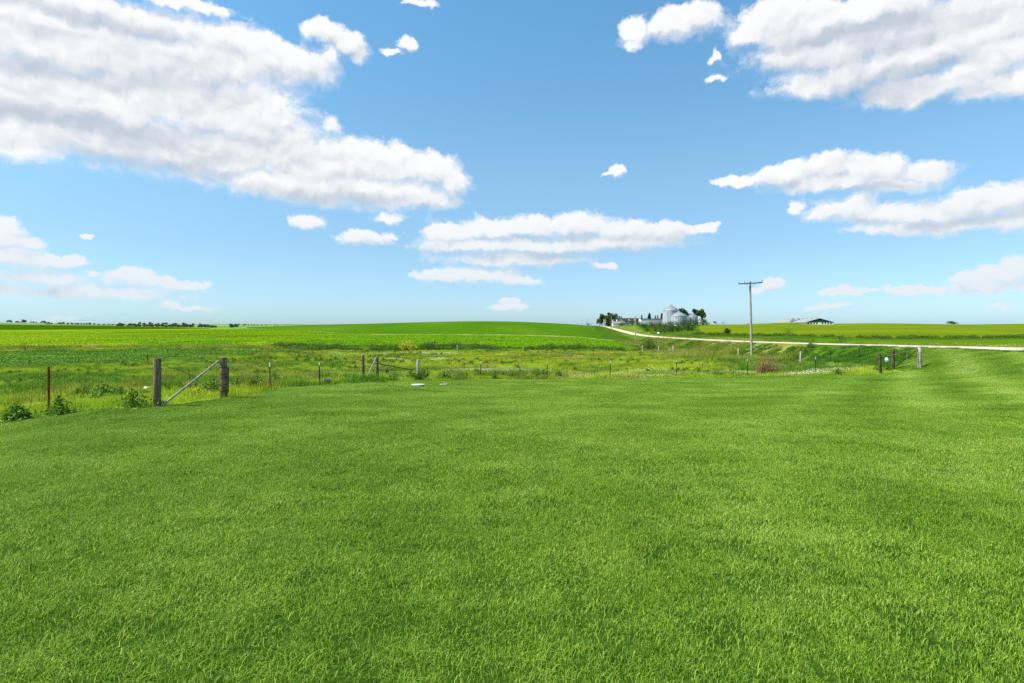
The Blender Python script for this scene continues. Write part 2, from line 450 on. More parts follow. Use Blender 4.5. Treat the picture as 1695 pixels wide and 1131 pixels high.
# ---------------------------------------------------------------- mesh helpers
def mesh_np(name, V, faces_flat, loop_tot, mat=None, attrs=None, smooth=False):
    me = bpy.data.meshes.new(name)
    V = np.asarray(V, np.float32)
    me.vertices.add(len(V))
    me.vertices.foreach_set('co', V.ravel())
    ff = np.asarray(faces_flat, np.int32).ravel()
    lt = np.asarray(loop_tot, np.int32)
    me.loops.add(len(ff))
    me.loops.foreach_set('vertex_index', ff)
    me.polygons.add(len(lt))
    ls = np.concatenate([[0], np.cumsum(lt)[:-1]]).astype(np.int32) if len(lt) else np.zeros(0, np.int32)
    me.polygons.foreach_set('loop_start', ls)
    me.polygons.foreach_set('loop_total', lt)
    me.update(calc_edges=True)
    for k, a in (attrs or {}).items():
        a = np.asarray(a)
        if a.ndim == 2:
            at_ = me.attributes.new(k, 'FLOAT_VECTOR', 'POINT')
            at_.data.foreach_set('vector', a.astype(np.float32).ravel())
        elif a.dtype.kind == 'i':
            at_ = me.attributes.new(k, 'INT', 'POINT')
            at_.data.foreach_set('value', a.astype(np.int32))
        else:
            at_ = me.attributes.new(k, 'FLOAT', 'POINT')
            at_.data.foreach_set('value', a.astype(np.float32))
    if smooth:
        me.polygons.foreach_set('use_smooth', np.ones(len(lt), bool))
    if mat:
        me.materials.append(mat)
    return me


def link(name, data, parent=None, loc=None):
    o = bpy.data.objects.new(name, data)
    COL.objects.link(o)
    if parent:
        o.parent = parent
    if loc is not None:
        o.location = loc
    return o


def tag(o, label=None, cat=None, group=None, kind=None):
    for k, v in (('label', label), ('category', cat), ('group', group), ('kind', kind)):
        if v:
            o[k] = v
    return o


def empty(name, loc, label, cat, group=None, rz=0.0):
    o = bpy.data.objects.new(name, None)
    COL.objects.link(o)
    o.empty_display_size = 0.2
    o.location = loc
    o.rotation_euler = (0, 0, rz)
    return tag(o, label, cat, group)


def copy_thing(src, loc, rz=None, scale=None, label=None):
    c = src.copy()
    COL.objects.link(c)
    c.location = loc
    if rz is not None:
        c.rotation_euler = (0, 0, rz)
    if scale is not None:
        c.scale = scale if isinstance(scale, tuple) else (scale,) * 3
    if label:
        c['label'] = label
    for ch in list(src.children):
        k = ch.copy()
        COL.objects.link(k)
        k.parent = c
        for g in list(ch.children):
            q = g.copy()
            COL.objects.link(q)
            q.parent = k
    return c


class MB:
    """collects simple shapes and links them as one mesh object"""
    def __init__(self):
        self.v, self.f, self.sm = [], [], []

    def add(self, vs, fs, smooth=False):
        o = len(self.v)
        self.v += [tuple(p) for p in vs]
        self.f += [tuple(i + o for i in q) for q in fs]
        self.sm += [smooth] * len(fs)

    def box(self, c, s, m=None):
        hx, hy, hz = s[0] / 2, s[1] / 2, s[2] / 2
        vs = [Vector((x, y, z)) for z in (-hz, hz) for y in (-hy, hy) for x in (-hx, hx)]
        if m is not None:
            vs = [m @ p for p in vs]
        vs = [p + Vector(c) for p in vs]
        self.add(vs, [(0, 2, 3, 1), (4, 5, 7, 6), (0, 1, 5, 4), (2, 6, 7, 3), (0, 4, 6, 2), (1, 3, 7, 5)])

    def tube(self, pts, rad, n=8, cap=True, smooth=True):
        pts = [Vector(p) for p in pts]
        rad = rad if isinstance(rad, (list, tuple)) else [rad] * len(pts)
        o = []
        up = Vector((0, 0, 1))
        for i, p in enumerate(pts):
            t = (pts[min(i + 1, len(pts) - 1)] - pts[max(i - 1, 0)]).normalized()
            a = t.cross(up) if abs(t.z) < 0.95 else t.cross(Vector((1, 0, 0)))
            a.normalize()
            b = t.cross(a)
            o += [p + rad[i] * (math.cos(6.28318 * k / n) * a + math.sin(6.28318 * k / n) * b) for k in range(n)]
        fs = [(i * n + k, i * n + (k + 1) % n, (i + 1) * n + (k + 1) % n, (i + 1) * n + k) for i in range(len(pts) - 1) for k in range(n)]
        self.add(o, fs, smooth)
        if cap:
            self.add(o[:n], [tuple(range(n))])
            self.add(o[-n:], [tuple(range(n))])

    def lathe(self, c, prof, n=24, smooth=True, flute=0.0):
        c = Vector(c)
        o = []
        for r, z in prof:
            for k in range(n):
                a = 6.28318 * k / n
                rr = r * (1 + (flute if k % 2 else 0))
                o.append(c + Vector((rr * math.cos(a), rr * math.sin(a), z)))
        fs = [(i * n + k, i * n + (k + 1) % n, (i + 1) * n + (k + 1) % n, (i + 1) * n + k) for i in range(len(prof) - 1) for k in range(n)]
        self.add(o, fs, smooth)

    def build(self, name, mat, parent=None, loc=None):
        me = bpy.data.meshes.new(name)
        me.from_pydata(self.v, [], self.f)
        me.polygons.foreach_set('use_smooth', np.array(self.sm, bool))
        me.materials.append(mat)
        me.update()
        return link(name, me, parent, loc)


# ---------------------------------------------------------------- materials
def new_mat(name):
    m = bpy.data.materials.new(name)
    m.use_nodes = True
    nt = NT(m.node_tree)
    nt.n.clear()
    out = nt.new('ShaderNodeOutputMaterial')
    return m, nt, out


def principled(nt, out, col, rough=0.8, spec=0.3, metal=0.0, bump=None, bstr=0.4, bdist=0.02):
    b = nt.new('ShaderNodeBsdfPrincipled')
    nt.put(b.inputs['Base Color'], col)
    nt.put(b.inputs['Roughness'], rough)
    nt.put(b.inputs['Metallic'], metal)
    nt.put(b.inputs['Specular IOR Level'], spec)
    if bump is not None:
        bn = nt.new('ShaderNodeBump')
        bn.inputs['Strength'].default_value = bstr
        bn.inputs['Distance'].default_value = bdist
        nt.put(bn.inputs['Height'], bump)
        nt.l.new(bn.outputs[0], b.inputs['Normal'])
    nt.l.new(b.outputs[0], out.inputs['Surface'])
    return b


def matte(nt, out, col, bump=None, bstr=0.0, bdist=0.1):
    b = nt.new('ShaderNodeBsdfDiffuse')
    nt.put(b.inputs['Color'], col)
    if bstr > 0:
        bn = nt.new('ShaderNodeBump')
        bn.inputs['Strength'].default_value = bstr
        bn.inputs['Distance'].default_value = bdist
        nt.put(bn.inputs['Height'], bump)
        nt.l.new(bn.outputs[0], b.inputs['Normal'])
    nt.l.new(b.outputs[0], out.inputs['Surface'])


def wpos(nt):
    return nt.new('ShaderNodeNewGeometry').outputs['Position']


def attr(nt, name):
    a = nt.new('ShaderNodeAttribute')
    a.attribute_name = name
    return a.outputs['Fac']


def mat_field(name, stops, scale=0.3, fine=2.0, stretch=(1, 1, 1), bstr=0.6, bdist=0.3, mixfine=0.5, rough=0.9):
    m, nt, out = new_mat(name)
    p = nt.vec('MULTIPLY', wpos(nt), stretch)
    a = nt.noise(p, scale, 4, 0.6)
    b = nt.noise(p, fine, 3, 0.65)
    f = nt.math('ADD', nt.math('MULTIPLY', a, 1 - mixfine), nt.math('MULTIPLY', b, mixfine))
    f = nt.lin(f, 0.3, 0.7)
    col = nt.ramp(f, stops)
    matte(nt, out, col, b, bstr, bdist)
    return m


def lawn_tone(nt, pos):
    """broad patches and mowing stripes, 0 dark .. 1 pale"""
    n1 = nt.noise(nt.vec('MULTIPLY', pos, (1, .7, 1)), 0.13, 3, 0.6)
    n2 = nt.noise(pos, 0.55, 4, 0.62)
    sp = nt.new('ShaderNodeSeparateXYZ')
    nt.put(sp.inputs[0], pos)
    x, y = sp.outputs[0], sp.outputs[1]
    wob = nt.math('MULTIPLY', nt.math('SUBTRACT', nt.noise(pos, 0.10, 2, 0.5), 0.5), 0.8)
    across = nt.math('SUBTRACT', nt.math('MULTIPLY', x, .85), nt.math('MULTIPLY', y, .53))
    stripe = nt.math('SINE', nt.math('MULTIPLY', nt.math('ADD', across, wob), 2.1))
    right = nt.math('MULTIPLY', nt.step(across, -5.0, 1.0), nt.step(y, 8.0, 20.0))
    bands = nt.math('SINE', nt.math('MULTIPLY', nt.math('ADD', nt.math('ADD', y, nt.math('MULTIPLY', x, .08)), wob), 1.7))
    mid = nt.math('MULTIPLY', nt.step(across, 1.0, -5.0), nt.step(y, 9.0, 22.0))
    t = nt.math('ADD', nt.math('MULTIPLY', nt.math('SUBTRACT', n1, 0.5), 0.9), nt.math('MULTIPLY', nt.math('SUBTRACT', n2, 0.5), 1.5))
    t = nt.math('ADD', t, nt.math('MULTIPLY', nt.math('MULTIPLY', stripe, right), 0.24))
    t = nt.math('ADD', t, nt.math('MULTIPLY', nt.math('MULTIPLY', bands, mid), 0.04))
    return nt.math('ADD', t, 0.5, clamp=True)


def leaf_shader(nt, out, col, transl=0.3, rough=0.55, spec=0.25):
    b = nt.new('ShaderNodeBsdfPrincipled')
    nt.put(b.inputs['Base Color'], col)
    nt.put(b.inputs['Roughness'], rough)
    nt.put(b.inputs['Specular IOR Level'], spec)
    t = nt.new('ShaderNodeBsdfTranslucent')
    nt.put(t.inputs['Color'], nt.mix(1.0, col, (1.0, 1.0, 0.7), 'MULTIPLY'))
    m = nt.new('ShaderNodeMixShader')
    m.inputs[0].default_value = transl
    nt.l.new(b.outputs[0], m.inputs[1])
    nt.l.new(t.outputs[0], m.inputs[2])
    nt.l.new(m.outputs[0], out.inputs['Surface'])


def mat_leaf(name, stops, nscale=0.5, transl=0.3, wn=0.35, spec=0.2, wide=None):
    """leaves: tone from a per-leaf random value, shifted by patches of growth"""
    m, nt, out = new_mat(name)
    n = nt.noise(wpos(nt), nscale, 3, 0.55)
    f = nt.math('ADD', nt.math('MULTIPLY', attr(nt, 'rnd'), 1 - wn), nt.math('MULTIPLY', nt.lin(n, 0.28, 0.72), wn))
    col = nt.ramp(f, stops)
    if wide:
        w2 = nt.lin(nt.noise(wpos(nt), wide[0], 3, 0.6), 0.38, 0.64)
        col = nt.mix(w2, col, nt.mix(1.0, col, wide[1], 'MULTIPLY'))
    leaf_shader(nt, out, col, transl, 0.6, spec)
    return m


MAT = {}
G = {   # soil and turf below the plants
    'lawn': [(0, C(30, 50, 14)), (.5, C(44, 70, 20)), (1, C(64, 92, 30))],
    'pasture': [(0, C(74, 96, 24)), (.4, C(104, 128, 36)), (.75, C(138, 150, 58)), (1, C(176, 172, 112))],
    'bean_field': [(0, C(42, 84, 18)), (.5, C(62, 112, 24)), (1, C(92, 140, 40))],
    'crop_field': [(0, C(76, 112, 14)), (.5, C(98, 136, 16)), (1, C(124, 154, 24))],
    'hill_field': [(0, C(48, 84, 12)), (.5, C(66, 104, 16)), (1, C(98, 128, 36))],
    'cloud_shade_field': [(0, C(44, 68, 8)), (.5, C(54, 80, 8)), (1, C(68, 94, 14))],  # far field: cloud shade put into the ground colour as darker green
    'hay_field': [(0, C(74, 96, 16)), (.45, C(92, 112, 20)), (1, C(118, 128, 36))],
    'roadside_field': [(0, C(60, 94, 14)), (.5, C(72, 108, 16)), (1, C(90, 122, 26))],
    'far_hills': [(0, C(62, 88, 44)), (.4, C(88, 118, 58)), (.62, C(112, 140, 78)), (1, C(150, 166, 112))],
}
for k, st in G.items():
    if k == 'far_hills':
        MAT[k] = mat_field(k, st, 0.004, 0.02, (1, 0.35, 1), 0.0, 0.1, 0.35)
    elif k == 'hill_field':
        MAT[k] = mat_field(k, st, 0.02, 0.9, (1, 0.25, 1), 0.0, 0.25, 0.6)
    elif k == 'cloud_shade_field':
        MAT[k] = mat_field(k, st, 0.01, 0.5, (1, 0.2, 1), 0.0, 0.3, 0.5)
    elif k == 'hay_field':
        MAT[k] = mat_field(k, st, 0.03, 0.6, (0.35, 1.0, 1), 0.0, 0.2, 0.4)
    elif k in ('crop_field', 'roadside_field'):
        MAT[k] = mat_field(k, st, 0.03, 1.1, (1, 0.35, 1), 0.15, 0.1, 0.55)
    else:
        MAT[k] = mat_field(k, st, 0.35, 3.0, (1, 1, 1), 0.6, 0.06, 0.5)
# rough grass: green, olive and dry straw; 'dry' says where the straw stands
m, nt, out = new_mat('rough_grass')
pp = wpos(nt)
n1 = nt.noise(pp, 0.12, 4, 0.6)
n2 = nt.noise(nt.vec('MULTIPLY', pp, (0.5, 1, 1)), 0.8, 4, 0.65)
f = nt.math('ADD', nt.math('MULTIPLY', n1, 0.5), nt.math('MULTIPLY', n2, 0.5))
f = nt.math('ADD', nt.lin(f, 0.32, 0.68, 0, 0.62), nt.math('MULTIPLY', attr(nt, 'dry'), 0.5), clamp=True)
col = nt.ramp(f, [(0, C(40, 68, 16)), (.35, C(64, 92, 22)), (.6, C(98, 112, 40)), (.8, C(134, 132, 70)), (1, C(168, 158, 106))])
matte(nt, out, col, n2, 0.3, 0.1)
MAT['rough_grass'] = m

# ---------------------------------------------------------------- ground sheet, one object per kind of cover
ug = np.concatenate([[-40, -12, -5, -3, -2, -1.5, -1.2], np.linspace(-1.02, 1.02, 760), [1.2, 1.5, 2, 3, 5, 12, 40]])
dg = np.exp(np.linspace(math.log(1.0), math.log(8000.0), 720))
dg = np.concatenate([[-80, -40, -15, -5, -1], dg])
UU, DD = np.meshgrid(ug, dg)
X = np.clip(UU * np.maximum(DD, 1.0), -9000, 9000)
Y = DD
Z = ground(X, Y)
nr, nc = X.shape
V = np.stack([X, Y, Z], -1).reshape(-1, 3)
idx = np.arange(nr * nc).reshape(nr, nc)
quads = np.stack([idx[:-1, :-1], idx[:-1, 1:], idx[1:, 1:], idx[1:, :-1]], -1).reshape(-1, 4)
cen = V[quads].mean(1)
zf = zones(cen[:, 0], cen[:, 1])


def dryness(x, y):
    u = x / np.maximum(y, 1)
    s = road_s(x, y)
    ytop = np.interp(u, [-.86, -.6, -.47, -.42, -.35, -.25, 0, .12], [440, 428, 405, 350, 285, 236, 226, 228])
    a = (u > -.44) & (s < -12) & (y > ytop) & (y < ytop + 22)
    b = (u < -.4) & (y > 110) & (y < 124)
    c = (s > 4) & (s < 9)
    e = (u > .3) & (s > 14) & (s < 26) & (y < 240)
    g = (s > -11) & (s < -3.5) & (y > 70) & (y < 130)
    h = (s > -9) & (s < 0) & (y > 130)
    return np.where(a, .85, 0) + np.where(b, .75, 0) + np.where(c, .4, 0) + np.where(e, .6, 0) + np.where(g, .7, 0) + np.where(h, .35, 0)


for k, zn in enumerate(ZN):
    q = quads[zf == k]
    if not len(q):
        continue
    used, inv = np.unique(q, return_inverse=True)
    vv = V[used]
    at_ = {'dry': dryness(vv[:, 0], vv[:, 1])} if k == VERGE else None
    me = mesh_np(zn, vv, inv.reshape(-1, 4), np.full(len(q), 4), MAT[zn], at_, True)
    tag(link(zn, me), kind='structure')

# gravel road: a crowned ribbon laid on its bed
m, nt, out = new_mat('gravel')
pp = wpos(nt)
n1 = nt.noise(nt.vec('MULTIPLY', pp, (1.0, 0.12, 1)), 1.3, 4, 0.6)
n2 = nt.noise(pp, 6.0, 4, 0.7)
f = nt.math('ADD', nt.math('MULTIPLY', n1, 0.6), nt.math('MULTIPLY', n2, 0.4))
principled(nt, out, nt.ramp(nt.lin(f, .3, .7), [(0, C(150, 137, 115)), (.5, C(186, 172, 150)), (1, C(210, 199, 180))]), 0.95, 0.1, bump=n2, bstr=0.4, bdist=0.03)
MAT['gravel'] = m
ys_ = np.concatenate([np.linspace(-60, 60, 60), np.exp(np.linspace(math.log(60.5), math.log(1120), 260))])
ss_ = np.linspace(-3.5, 3.5, 15)
SS, YY = np.meshgrid(ss_, ys_)
edge = np.where(np.abs(SS) > 3.4, 0.35 * (fnoise(YY / 3, SS * 0 + 3.3 + np.sign(SS), 77) - 0.5), 0)
XX = road_x(YY) + (SS + edge) * math.sqrt(1 + .119**2)
ZZ = np.interp(YY, ROAD_Y, ROAD_Z) + CZ + 0.10 - 0.02 * np.abs(SS)
n0, n1_ = XX.shape
ii = np.arange(n0 * n1_).reshape(n0, n1_)
qd = np.stack([ii[:-1, :-1], ii[:-1, 1:], ii[1:, 1:], ii[1:, :-1]], -1).reshape(-1, 4)
me = mesh_np('gravel_road', np.stack([XX, YY, ZZ], -1).reshape(-1, 3), qd, np.full(len(qd), 4), MAT['gravel'], None, True)
tag(link('gravel_road', me), kind='structure')

# ---------------------------------------------------------------- small plants: patches of real blades and leaves, set out by geometry nodes
def rot_frames(n, yaw, pitch):
    return np.cos(yaw), np.sin(yaw), np.cos(pitch), np.sin(pitch)


def blades(n, size, h, wd, lean, r, clump=0.0, seedpos=None):
    """n curved grass blades over a size x size square; returns V, flat faces, loop totals, rnd"""
    if seedpos is None:
        px, py = r.uniform(-size / 2, size / 2, n), r.uniform(-size / 2, size / 2, n)
    else:
        px, py = seedpos
    yaw = r.uniform(0, 2 * np.pi, n)
    hh = r.uniform(h[0], h[1], n)
    ww = r.uniform(wd[0], wd[1], n) / 2
    ln = np.abs(r.normal(0, lean, n))
    cy, sy = np.cos(yaw), np.sin(yaw)
    def pos(t, bend):
        off = bend * hh
        return np.stack([px + cy * off, py + sy * off, t * hh], -1)
    b0 = pos(-0.1, 0)
    b1 = pos(0.55, 0.30 * ln)
    b2 = pos(1.0 - np.minimum(0.25 * ln, 0.45), 0.95 * ln)
    face = yaw + np.pi / 2 + r.normal(0, 0.5, n)
    sd = np.stack([np.cos(face) * ww, np.sin(face) * ww, np.zeros(n)], -1)
    V = np.stack([b0 - sd, b0 + sd, b1 + sd * .8, b1 - sd * .8, b2], 1).reshape(-1, 3)
    k = np.arange(n)[:, None] * 5
    F_ = np.concatenate([k + [0, 1, 2, 3], k + [3, 2, 4]], 1).ravel()
    L_ = np.tile([4, 3], n)
    return V, F_, L_, np.repeat(r.uniform(0, 1, n), 5)


def leaves(P, size, r, upness=0.5, aspect=0.6, rnd=None):
    """one pointed quad per centre, random facing"""
    n = len(P)
    nrm = r.normal(0, 1, (n, 3))
    nrm[:, 2] = np.abs(nrm[:, 2]) + upness
    nrm /= np.linalg.norm(nrm, axis=1)[:, None]
    t = r.normal(0, 1, (n, 3))
    t -= (t * nrm).sum(1)[:, None] * nrm
    t /= np.linalg.norm(t, axis=1)[:, None]
    b = np.cross(nrm, t)
    s = (np.asarray(size) * r.uniform(.65, 1.3, n))[:, None] / 2
    V = np.stack([P - t * s, P + b * s * aspect - t * s * .1, P + t * s, P - b * s * aspect - t * s * .1], 1).reshape(-1, 3)
    F_ = np.arange(4 * n)
    return V, F_, np.full(n, 4), np.repeat(r.uniform(0, 1, n) if rnd is None else rnd, 4)


def joinparts(parts):
    V, F_, L_, Rr, o = [], [], [], [], 0
    for v, f, l, q in parts:
        V.append(v)
        F_.append(np.asarray(f) + o)
        L_.append(l)
        Rr.append(q)
        o += len(v)
    return np.concatenate(V), np.concatenate(F_), np.concatenate(L_), np.concatenate(Rr)


def scatter(name, patches, x, y, scl, mat, label, tilt=True, lift=0.0):
    """one object: its mesh carries a few patches and the points they are set on"""
    n = len(x)
    z = ground(x, y) + lift
    e = 0.4
    gx = (ground(x + e, y) - ground(x - e, y)) / (2 * e)
    gy = (ground(x, y + e) - ground(x, y - e)) / (2 * e)
    yaw = rng.uniform(0, 6.283, n)
    # rotate about z first, then lean with the slope (euler xyz of Rx(a) Ry(b) after Rz handled by matrix)
    rot = np.zeros((n, 3))
    for i in range(n):
        nz = Vector((-gx[i], -gy[i], 1)) if tilt else Vector((0, 0, 1))
        q = Vector((0, 0, 1)).rotation_difference(nz.normalized())
        rot[i] = (q.to_matrix() @ Matrix.Rotation(yaw[i], 3, 'Z')).to_euler()
    V, F_, L_, Rr = joinparts(patches)
    pid = np.concatenate([np.full(len(p[0]), float(k)) for k, p in enumerate(patches)])
    nv = len(V)
    allV = np.concatenate([V, np.stack([x, y, z], -1)])
    pad = lambda a, b: np.concatenate([a, b])
    attrs = {'rnd': pad(Rr, np.zeros(n)), 'pid': pad(pid, np.full(n, -1.0)), 'scl': pad(np.ones(nv), scl),
             'rot': np.concatenate([np.zeros((nv, 3)), rot]),
             'pick': pad(np.zeros(nv, int), rng.integers(0, len(patches), n))}
    me = mesh_np(name, allV, F_, L_, mat, attrs)
    ob = tag(link(name, me), label, None, None, 'stuff')
    ng = bpy.data.node_groups.new(name, 'GeometryNodeTree')
    ng.interface.new_socket('Geometry', in_out='INPUT', socket_type='NodeSocketGeometry')
    ng.interface.new_socket('Geometry', in_out='OUTPUT', socket_type='NodeSocketGeometry')
    N = ng.nodes
    gi, go = N.new('NodeGroupInput'), N.new('NodeGroupOutput')

    def named(nm, ty):
        q = N.new('GeometryNodeInputNamedAttribute')
        q.data_type = ty
        q.inputs['Name'].default_value = nm
        return q.outputs['Attribute']

    def cmp(v):
        c = N.new('FunctionNodeCompare')
        c.data_type = 'FLOAT'
        c.operation = 'EQUAL'
        ng.links.new(named('pid', 'FLOAT'), c.inputs['A'])
        c.inputs['B'].default_value = v
        c.inputs['Epsilon'].default_value = 0.1
        return c.outputs['Result']

    def sepg(v):
        s = N.new('GeometryNodeSeparateGeometry')
        s.domain = 'POINT'
        ng.links.new(gi.outputs[0], s.inputs['Geometry'])
        ng.links.new(cmp(v), s.inputs['Selection'])
        return s.outputs['Selection']
    mp = N.new('GeometryNodeMeshToPoints')
    ng.links.new(sepg(-1.0), mp.inputs['Mesh'])
    jn = N.new('GeometryNodeJoinGeometry')
    for k in range(len(patches)):
        ti = N.new('GeometryNodeGeometryToInstance')
        ng.links.new(sepg(float(k)), ti.inputs[0])
        ng.links.new(ti.outputs[0], jn.inputs[0])
    ip = N.new('GeometryNodeInstanceOnPoints')
    ng.links.new(mp.outputs[0], ip.inputs['Points'])
    ng.links.new(jn.outputs[0], ip.inputs['Instance'])
    ip.inputs['Pick Instance'].default_value = True
    ng.links.new(named('pick', 'INT'), ip.inputs['Instance Index'])
    er = N.new('FunctionNodeEulerToRotation')
    ng.links.new(named('rot', 'FLOAT_VECTOR'), er.inputs[0])
    ng.links.new(er.outputs[0], ip.inputs['Rotation'])
    ng.links.new(named('scl', 'FLOAT'), ip.inputs['Scale'])
    ng.links.new(ip.outputs[0], go.inputs[0])
    md = ob.modifiers.new('set_out', 'NODES')
    md.node_group = ng
    return ob


def grid_pts(x0, x1, y0, y1, step, jit=0.5):
    gx, gy = np.meshgrid(np.arange(x0, x1, step), np.arange(y0, y1, step))
    gx = gx.ravel() + rng.uniform(-jit, jit, gx.size) * step
    gy = gy.ravel() + rng.uniform(-jit, jit, gy.size) * step
    return gx, gy


def in_view(x, y, margin=1.5, y0=1.0):
    return (y > y0) & (np.abs(x) < 0.86 * y + margin)


# ---- lawn
m, nt, out = new_mat('lawn_blade')
tone = lawn_tone(nt, wpos(nt))
r0 = attr(nt, 'rnd')
f = nt.math('ADD', nt.math('MULTIPLY', r0, 0.60), nt.math('MULTIPLY', tone, 0.40))
col = nt.ramp(f, [(0.0, C(42, 76, 16)), (0.25, C(80, 122, 26)), (0.50, C(124, 162, 43)), (0.74, C(168, 195, 75)), (0.9, C(204, 216, 122)), (1.0, C(220, 208, 156))])
leaf_shader(nt, out, col, 0.28, 0.5, 0.14)
MAT['lawn_blade'] = m
r = np.random.default_rng(3)
lp = []
for k in range(4):
    a = blades(6200, 1.0, (.016, .042), (.0021, .0042), .95, r)
    b = blades(260, 1.0, (.035, .06), (.0024, .0044), 1.2, r)
    lp.append(joinparts([a, b]))
x, y = grid_pts(-45, 45, -1, 66, 0.70, 0.2)
k = (zones(x, y) == LAWN) & in_view(x, y, 6.0, -1.0)
x, y = x[k], y[k]
scatter('lawn_grass', lp, x, y, rng.uniform(.9, 1.15, len(x)), MAT['lawn_blade'], 'short mown green lawn grass filling the near ground')

# coarser tufts and creeping weeds here and there in the turf
tp = []
for k in range(4):
    n = 46
    tp.append(blades(n, 1, (.06, .12), (.003, .0055), 1.5, r, seedpos=(r.normal(0, .03, n), r.normal(0, .03, n))))
for k in range(3):
    n = 90
    a, rr = r.uniform(0, 6.283, n), np.abs(r.normal(0, .10, n))
    tp.append(leaves(np.stack([rr * np.cos(a), rr * np.sin(a), r.uniform(.015, .045, n)], -1), np.full(n, .013), r, 1.2, .9))
nn = 420
y = 1.6 + 24 * rng.uniform(0, 1, nn) ** 1.3
x = rng.uniform(-.9, .9, nn) * (y + .6)
k = (zones(x, y) == LAWN) & (fnoise(x / 1.6, y / 1.6, 171) > .46)
x, y = x[k], y[k]
MAT['tuft_leaf'] = mat_leaf('tuft_leaf', [(0, C(66, 104, 24)), (.5, C(112, 152, 42)), (1, C(166, 190, 84))], .8, .3, .3, .12)
scatter('lawn_tufts', tp, x, y, rng.uniform(.6, 1.2, len(x)), MAT['tuft_leaf'], 'coarse grass tufts and small clover sprigs dotted through the lawn')

# ---- pasture: tussocky grass of mixed height, clover in flower, weeds
PG = [(0.0, C(92, 124, 18)), (.3, C(134, 166, 28)), (.6, C(172, 194, 44)), (.82, C(198, 206, 82)), (1.0, C(220, 210, 144))]
MAT['pasture_blade'] = mat_leaf('pasture_blade', PG, 0.22, 0.3, 0.45, 0.15, (0.09, C(252, 240, 200)))
pp_ = []
for k in range(4):
    parts = [blades(1500, 2.4, (.05, .15), (.006, .011), .8, r)]
    for c in range(10):
        cx_, cy_ = r.uniform(-1.1, 1.1, 2)
        nn = 110
        parts.append(blades(nn, 1, (.12, .30 if k % 2 else .42), (.006, .012), .55, r, seedpos=(cx_ + r.normal(0, .16, nn), cy_ + r.normal(0, .16, nn))))
    pp_.append(joinparts(parts))
x, y = grid_pts(-120, 40, 8, 120, 2.0, 0.4)
k = (zones(x, y) == PAST) & in_view(x, y, 9)
x, y = x[k], y[k]
scatter('pasture_grass', pp_, x, y, np.where(fnoise(x / 9, y / 9, 41) > .5, 1.15, .8) * rng.uniform(.8, 1.2, len(x)) * (.68 + .32 * sstep(y, 18, 42)), MAT['pasture_blade'], 'uneven yellow green pasture grass in tussocks beyond the lawn fence')

# white clover heads
MAT['clover_head'] = mat_leaf('clover_head', [(0, C(206, 206, 176)), (.6, C(232, 230, 208)), (1, C(246, 244, 228))], 1.0, 0.15, 0.2)
cp = []
for k in range(3):
    n = 420
    P = np.stack([r.normal(0, .75, n), r.normal(0, .75, n), r.uniform(.12, .24, n)], -1)
    V1, F1, L1, R1 = leaves(P, np.full(n, .030), r, 0.2, 1.0)
    V2, F2, L2, R2 = leaves(P, np.full(n, .030), r, 0.0, 1.0)
    cp.append(joinparts([(V1, F1, L1, R1), (V2, F2, L2, R2)]))
x, y = grid_pts(-60, 36, 12, 112, 2.2, 0.5)
dens = fnoise(x / 11, y / 5, 51)
near = (y < 50) & (y > 38.5) & (x > 13 + rng.uniform(-9, 3, len(x)))
k = (zones(x, y) == PAST) & in_view(x, y, 9) & ((dens > .68) | (near & (dens > .50)))
x, y = x[k], y[k]
scatter('clover_flowers', cp, x, y, rng.uniform(.7, 1.2, len(x)), MAT['clover_head'], 'white clover flowers scattered in patches through the pasture')

# leafy weeds
WEED = [(0, C(54, 84, 16)), (.4, C(80, 116, 26)), (.75, C(112, 144, 40)), (1, C(148, 168, 66))]
MAT['weed_leaf'] = mat_leaf('weed_leaf', WEED, 0.3, 0.3, 0.35)
wp = []
for k in range(4):
    n = 420
    a = r.uniform(0, 6.283, n)
    rr = np.abs(r.normal(0, .30, n))
    hz = r.uniform(.03, 1, n) * np.maximum(.5 - rr * .55, .06)
    P = np.stack([rr * np.cos(a), rr * np.sin(a) * .8, hz], -1)
    st = blades(40, 1, (.25, .62), (.006, .012), .35, r, seedpos=(r.normal(0, .18, 40), r.normal(0, .18, 40)))
    wp.append(joinparts([leaves(P, np.full(n, .085), r, .6, .6), st]))
x, y = grid_pts(-90, 36, 9, 120, 1.7, 0.5)
dens = fnoise(x / 6, y / 4, 61)
k = (zones(x, y) == PAST) & in_view(x, y, 9) & (dens > .60)
x, y = x[k], y[k]
scatter('pasture_weeds', wp, x, y, rng.uniform(.5, 1.15, len(x)), MAT['weed_leaf'], 'darker leafy weeds growing in clumps through the pasture')

# rough fringe of long grass and weeds right along the fence line
ex, ey = [], []
FR = [(-34, 11.0), (-26, 12.2), (-12.9, 15.2), (-12.2, 15.5), (-9.9, 16.2), (-9.6, 19), (-9.6, 23.3), (-8.9, 27), (-8.0, 31), (-7.2, 33.5), (-6.1, 38.0), (-3, 40.1), (8, 40.4), (16, 40.4), (22, 39.2), (23.6, 38.6)]
for (a0, b0), (a1, b1) in zip(FR[:-1], FR[1:]):
    L = math.hypot(a1 - a0, b1 - b0)
    for t in np.arange(0, L, 0.17):
        nx_, ny_ = -(b1 - b0) / L, (a1 - a0) / L
        o_ = rng.uniform(-.15, 1.1 if a0 > -9.7 else 2.6)
        ex.append(a0 + (a1 - a0) * t / L + nx_ * o_ + rng.normal(0, .12))
        ey.append(b0 + (b1 - b0) * t / L + ny_ * o_ + rng.normal(0, .12))
fp = []
for k in range(4):
    fp.append(joinparts([blades(420, .9, (.10, .26), (.005, .009), .6, r), blades(60, .7, (.2, .42), (.004, .007), .4, r)]))
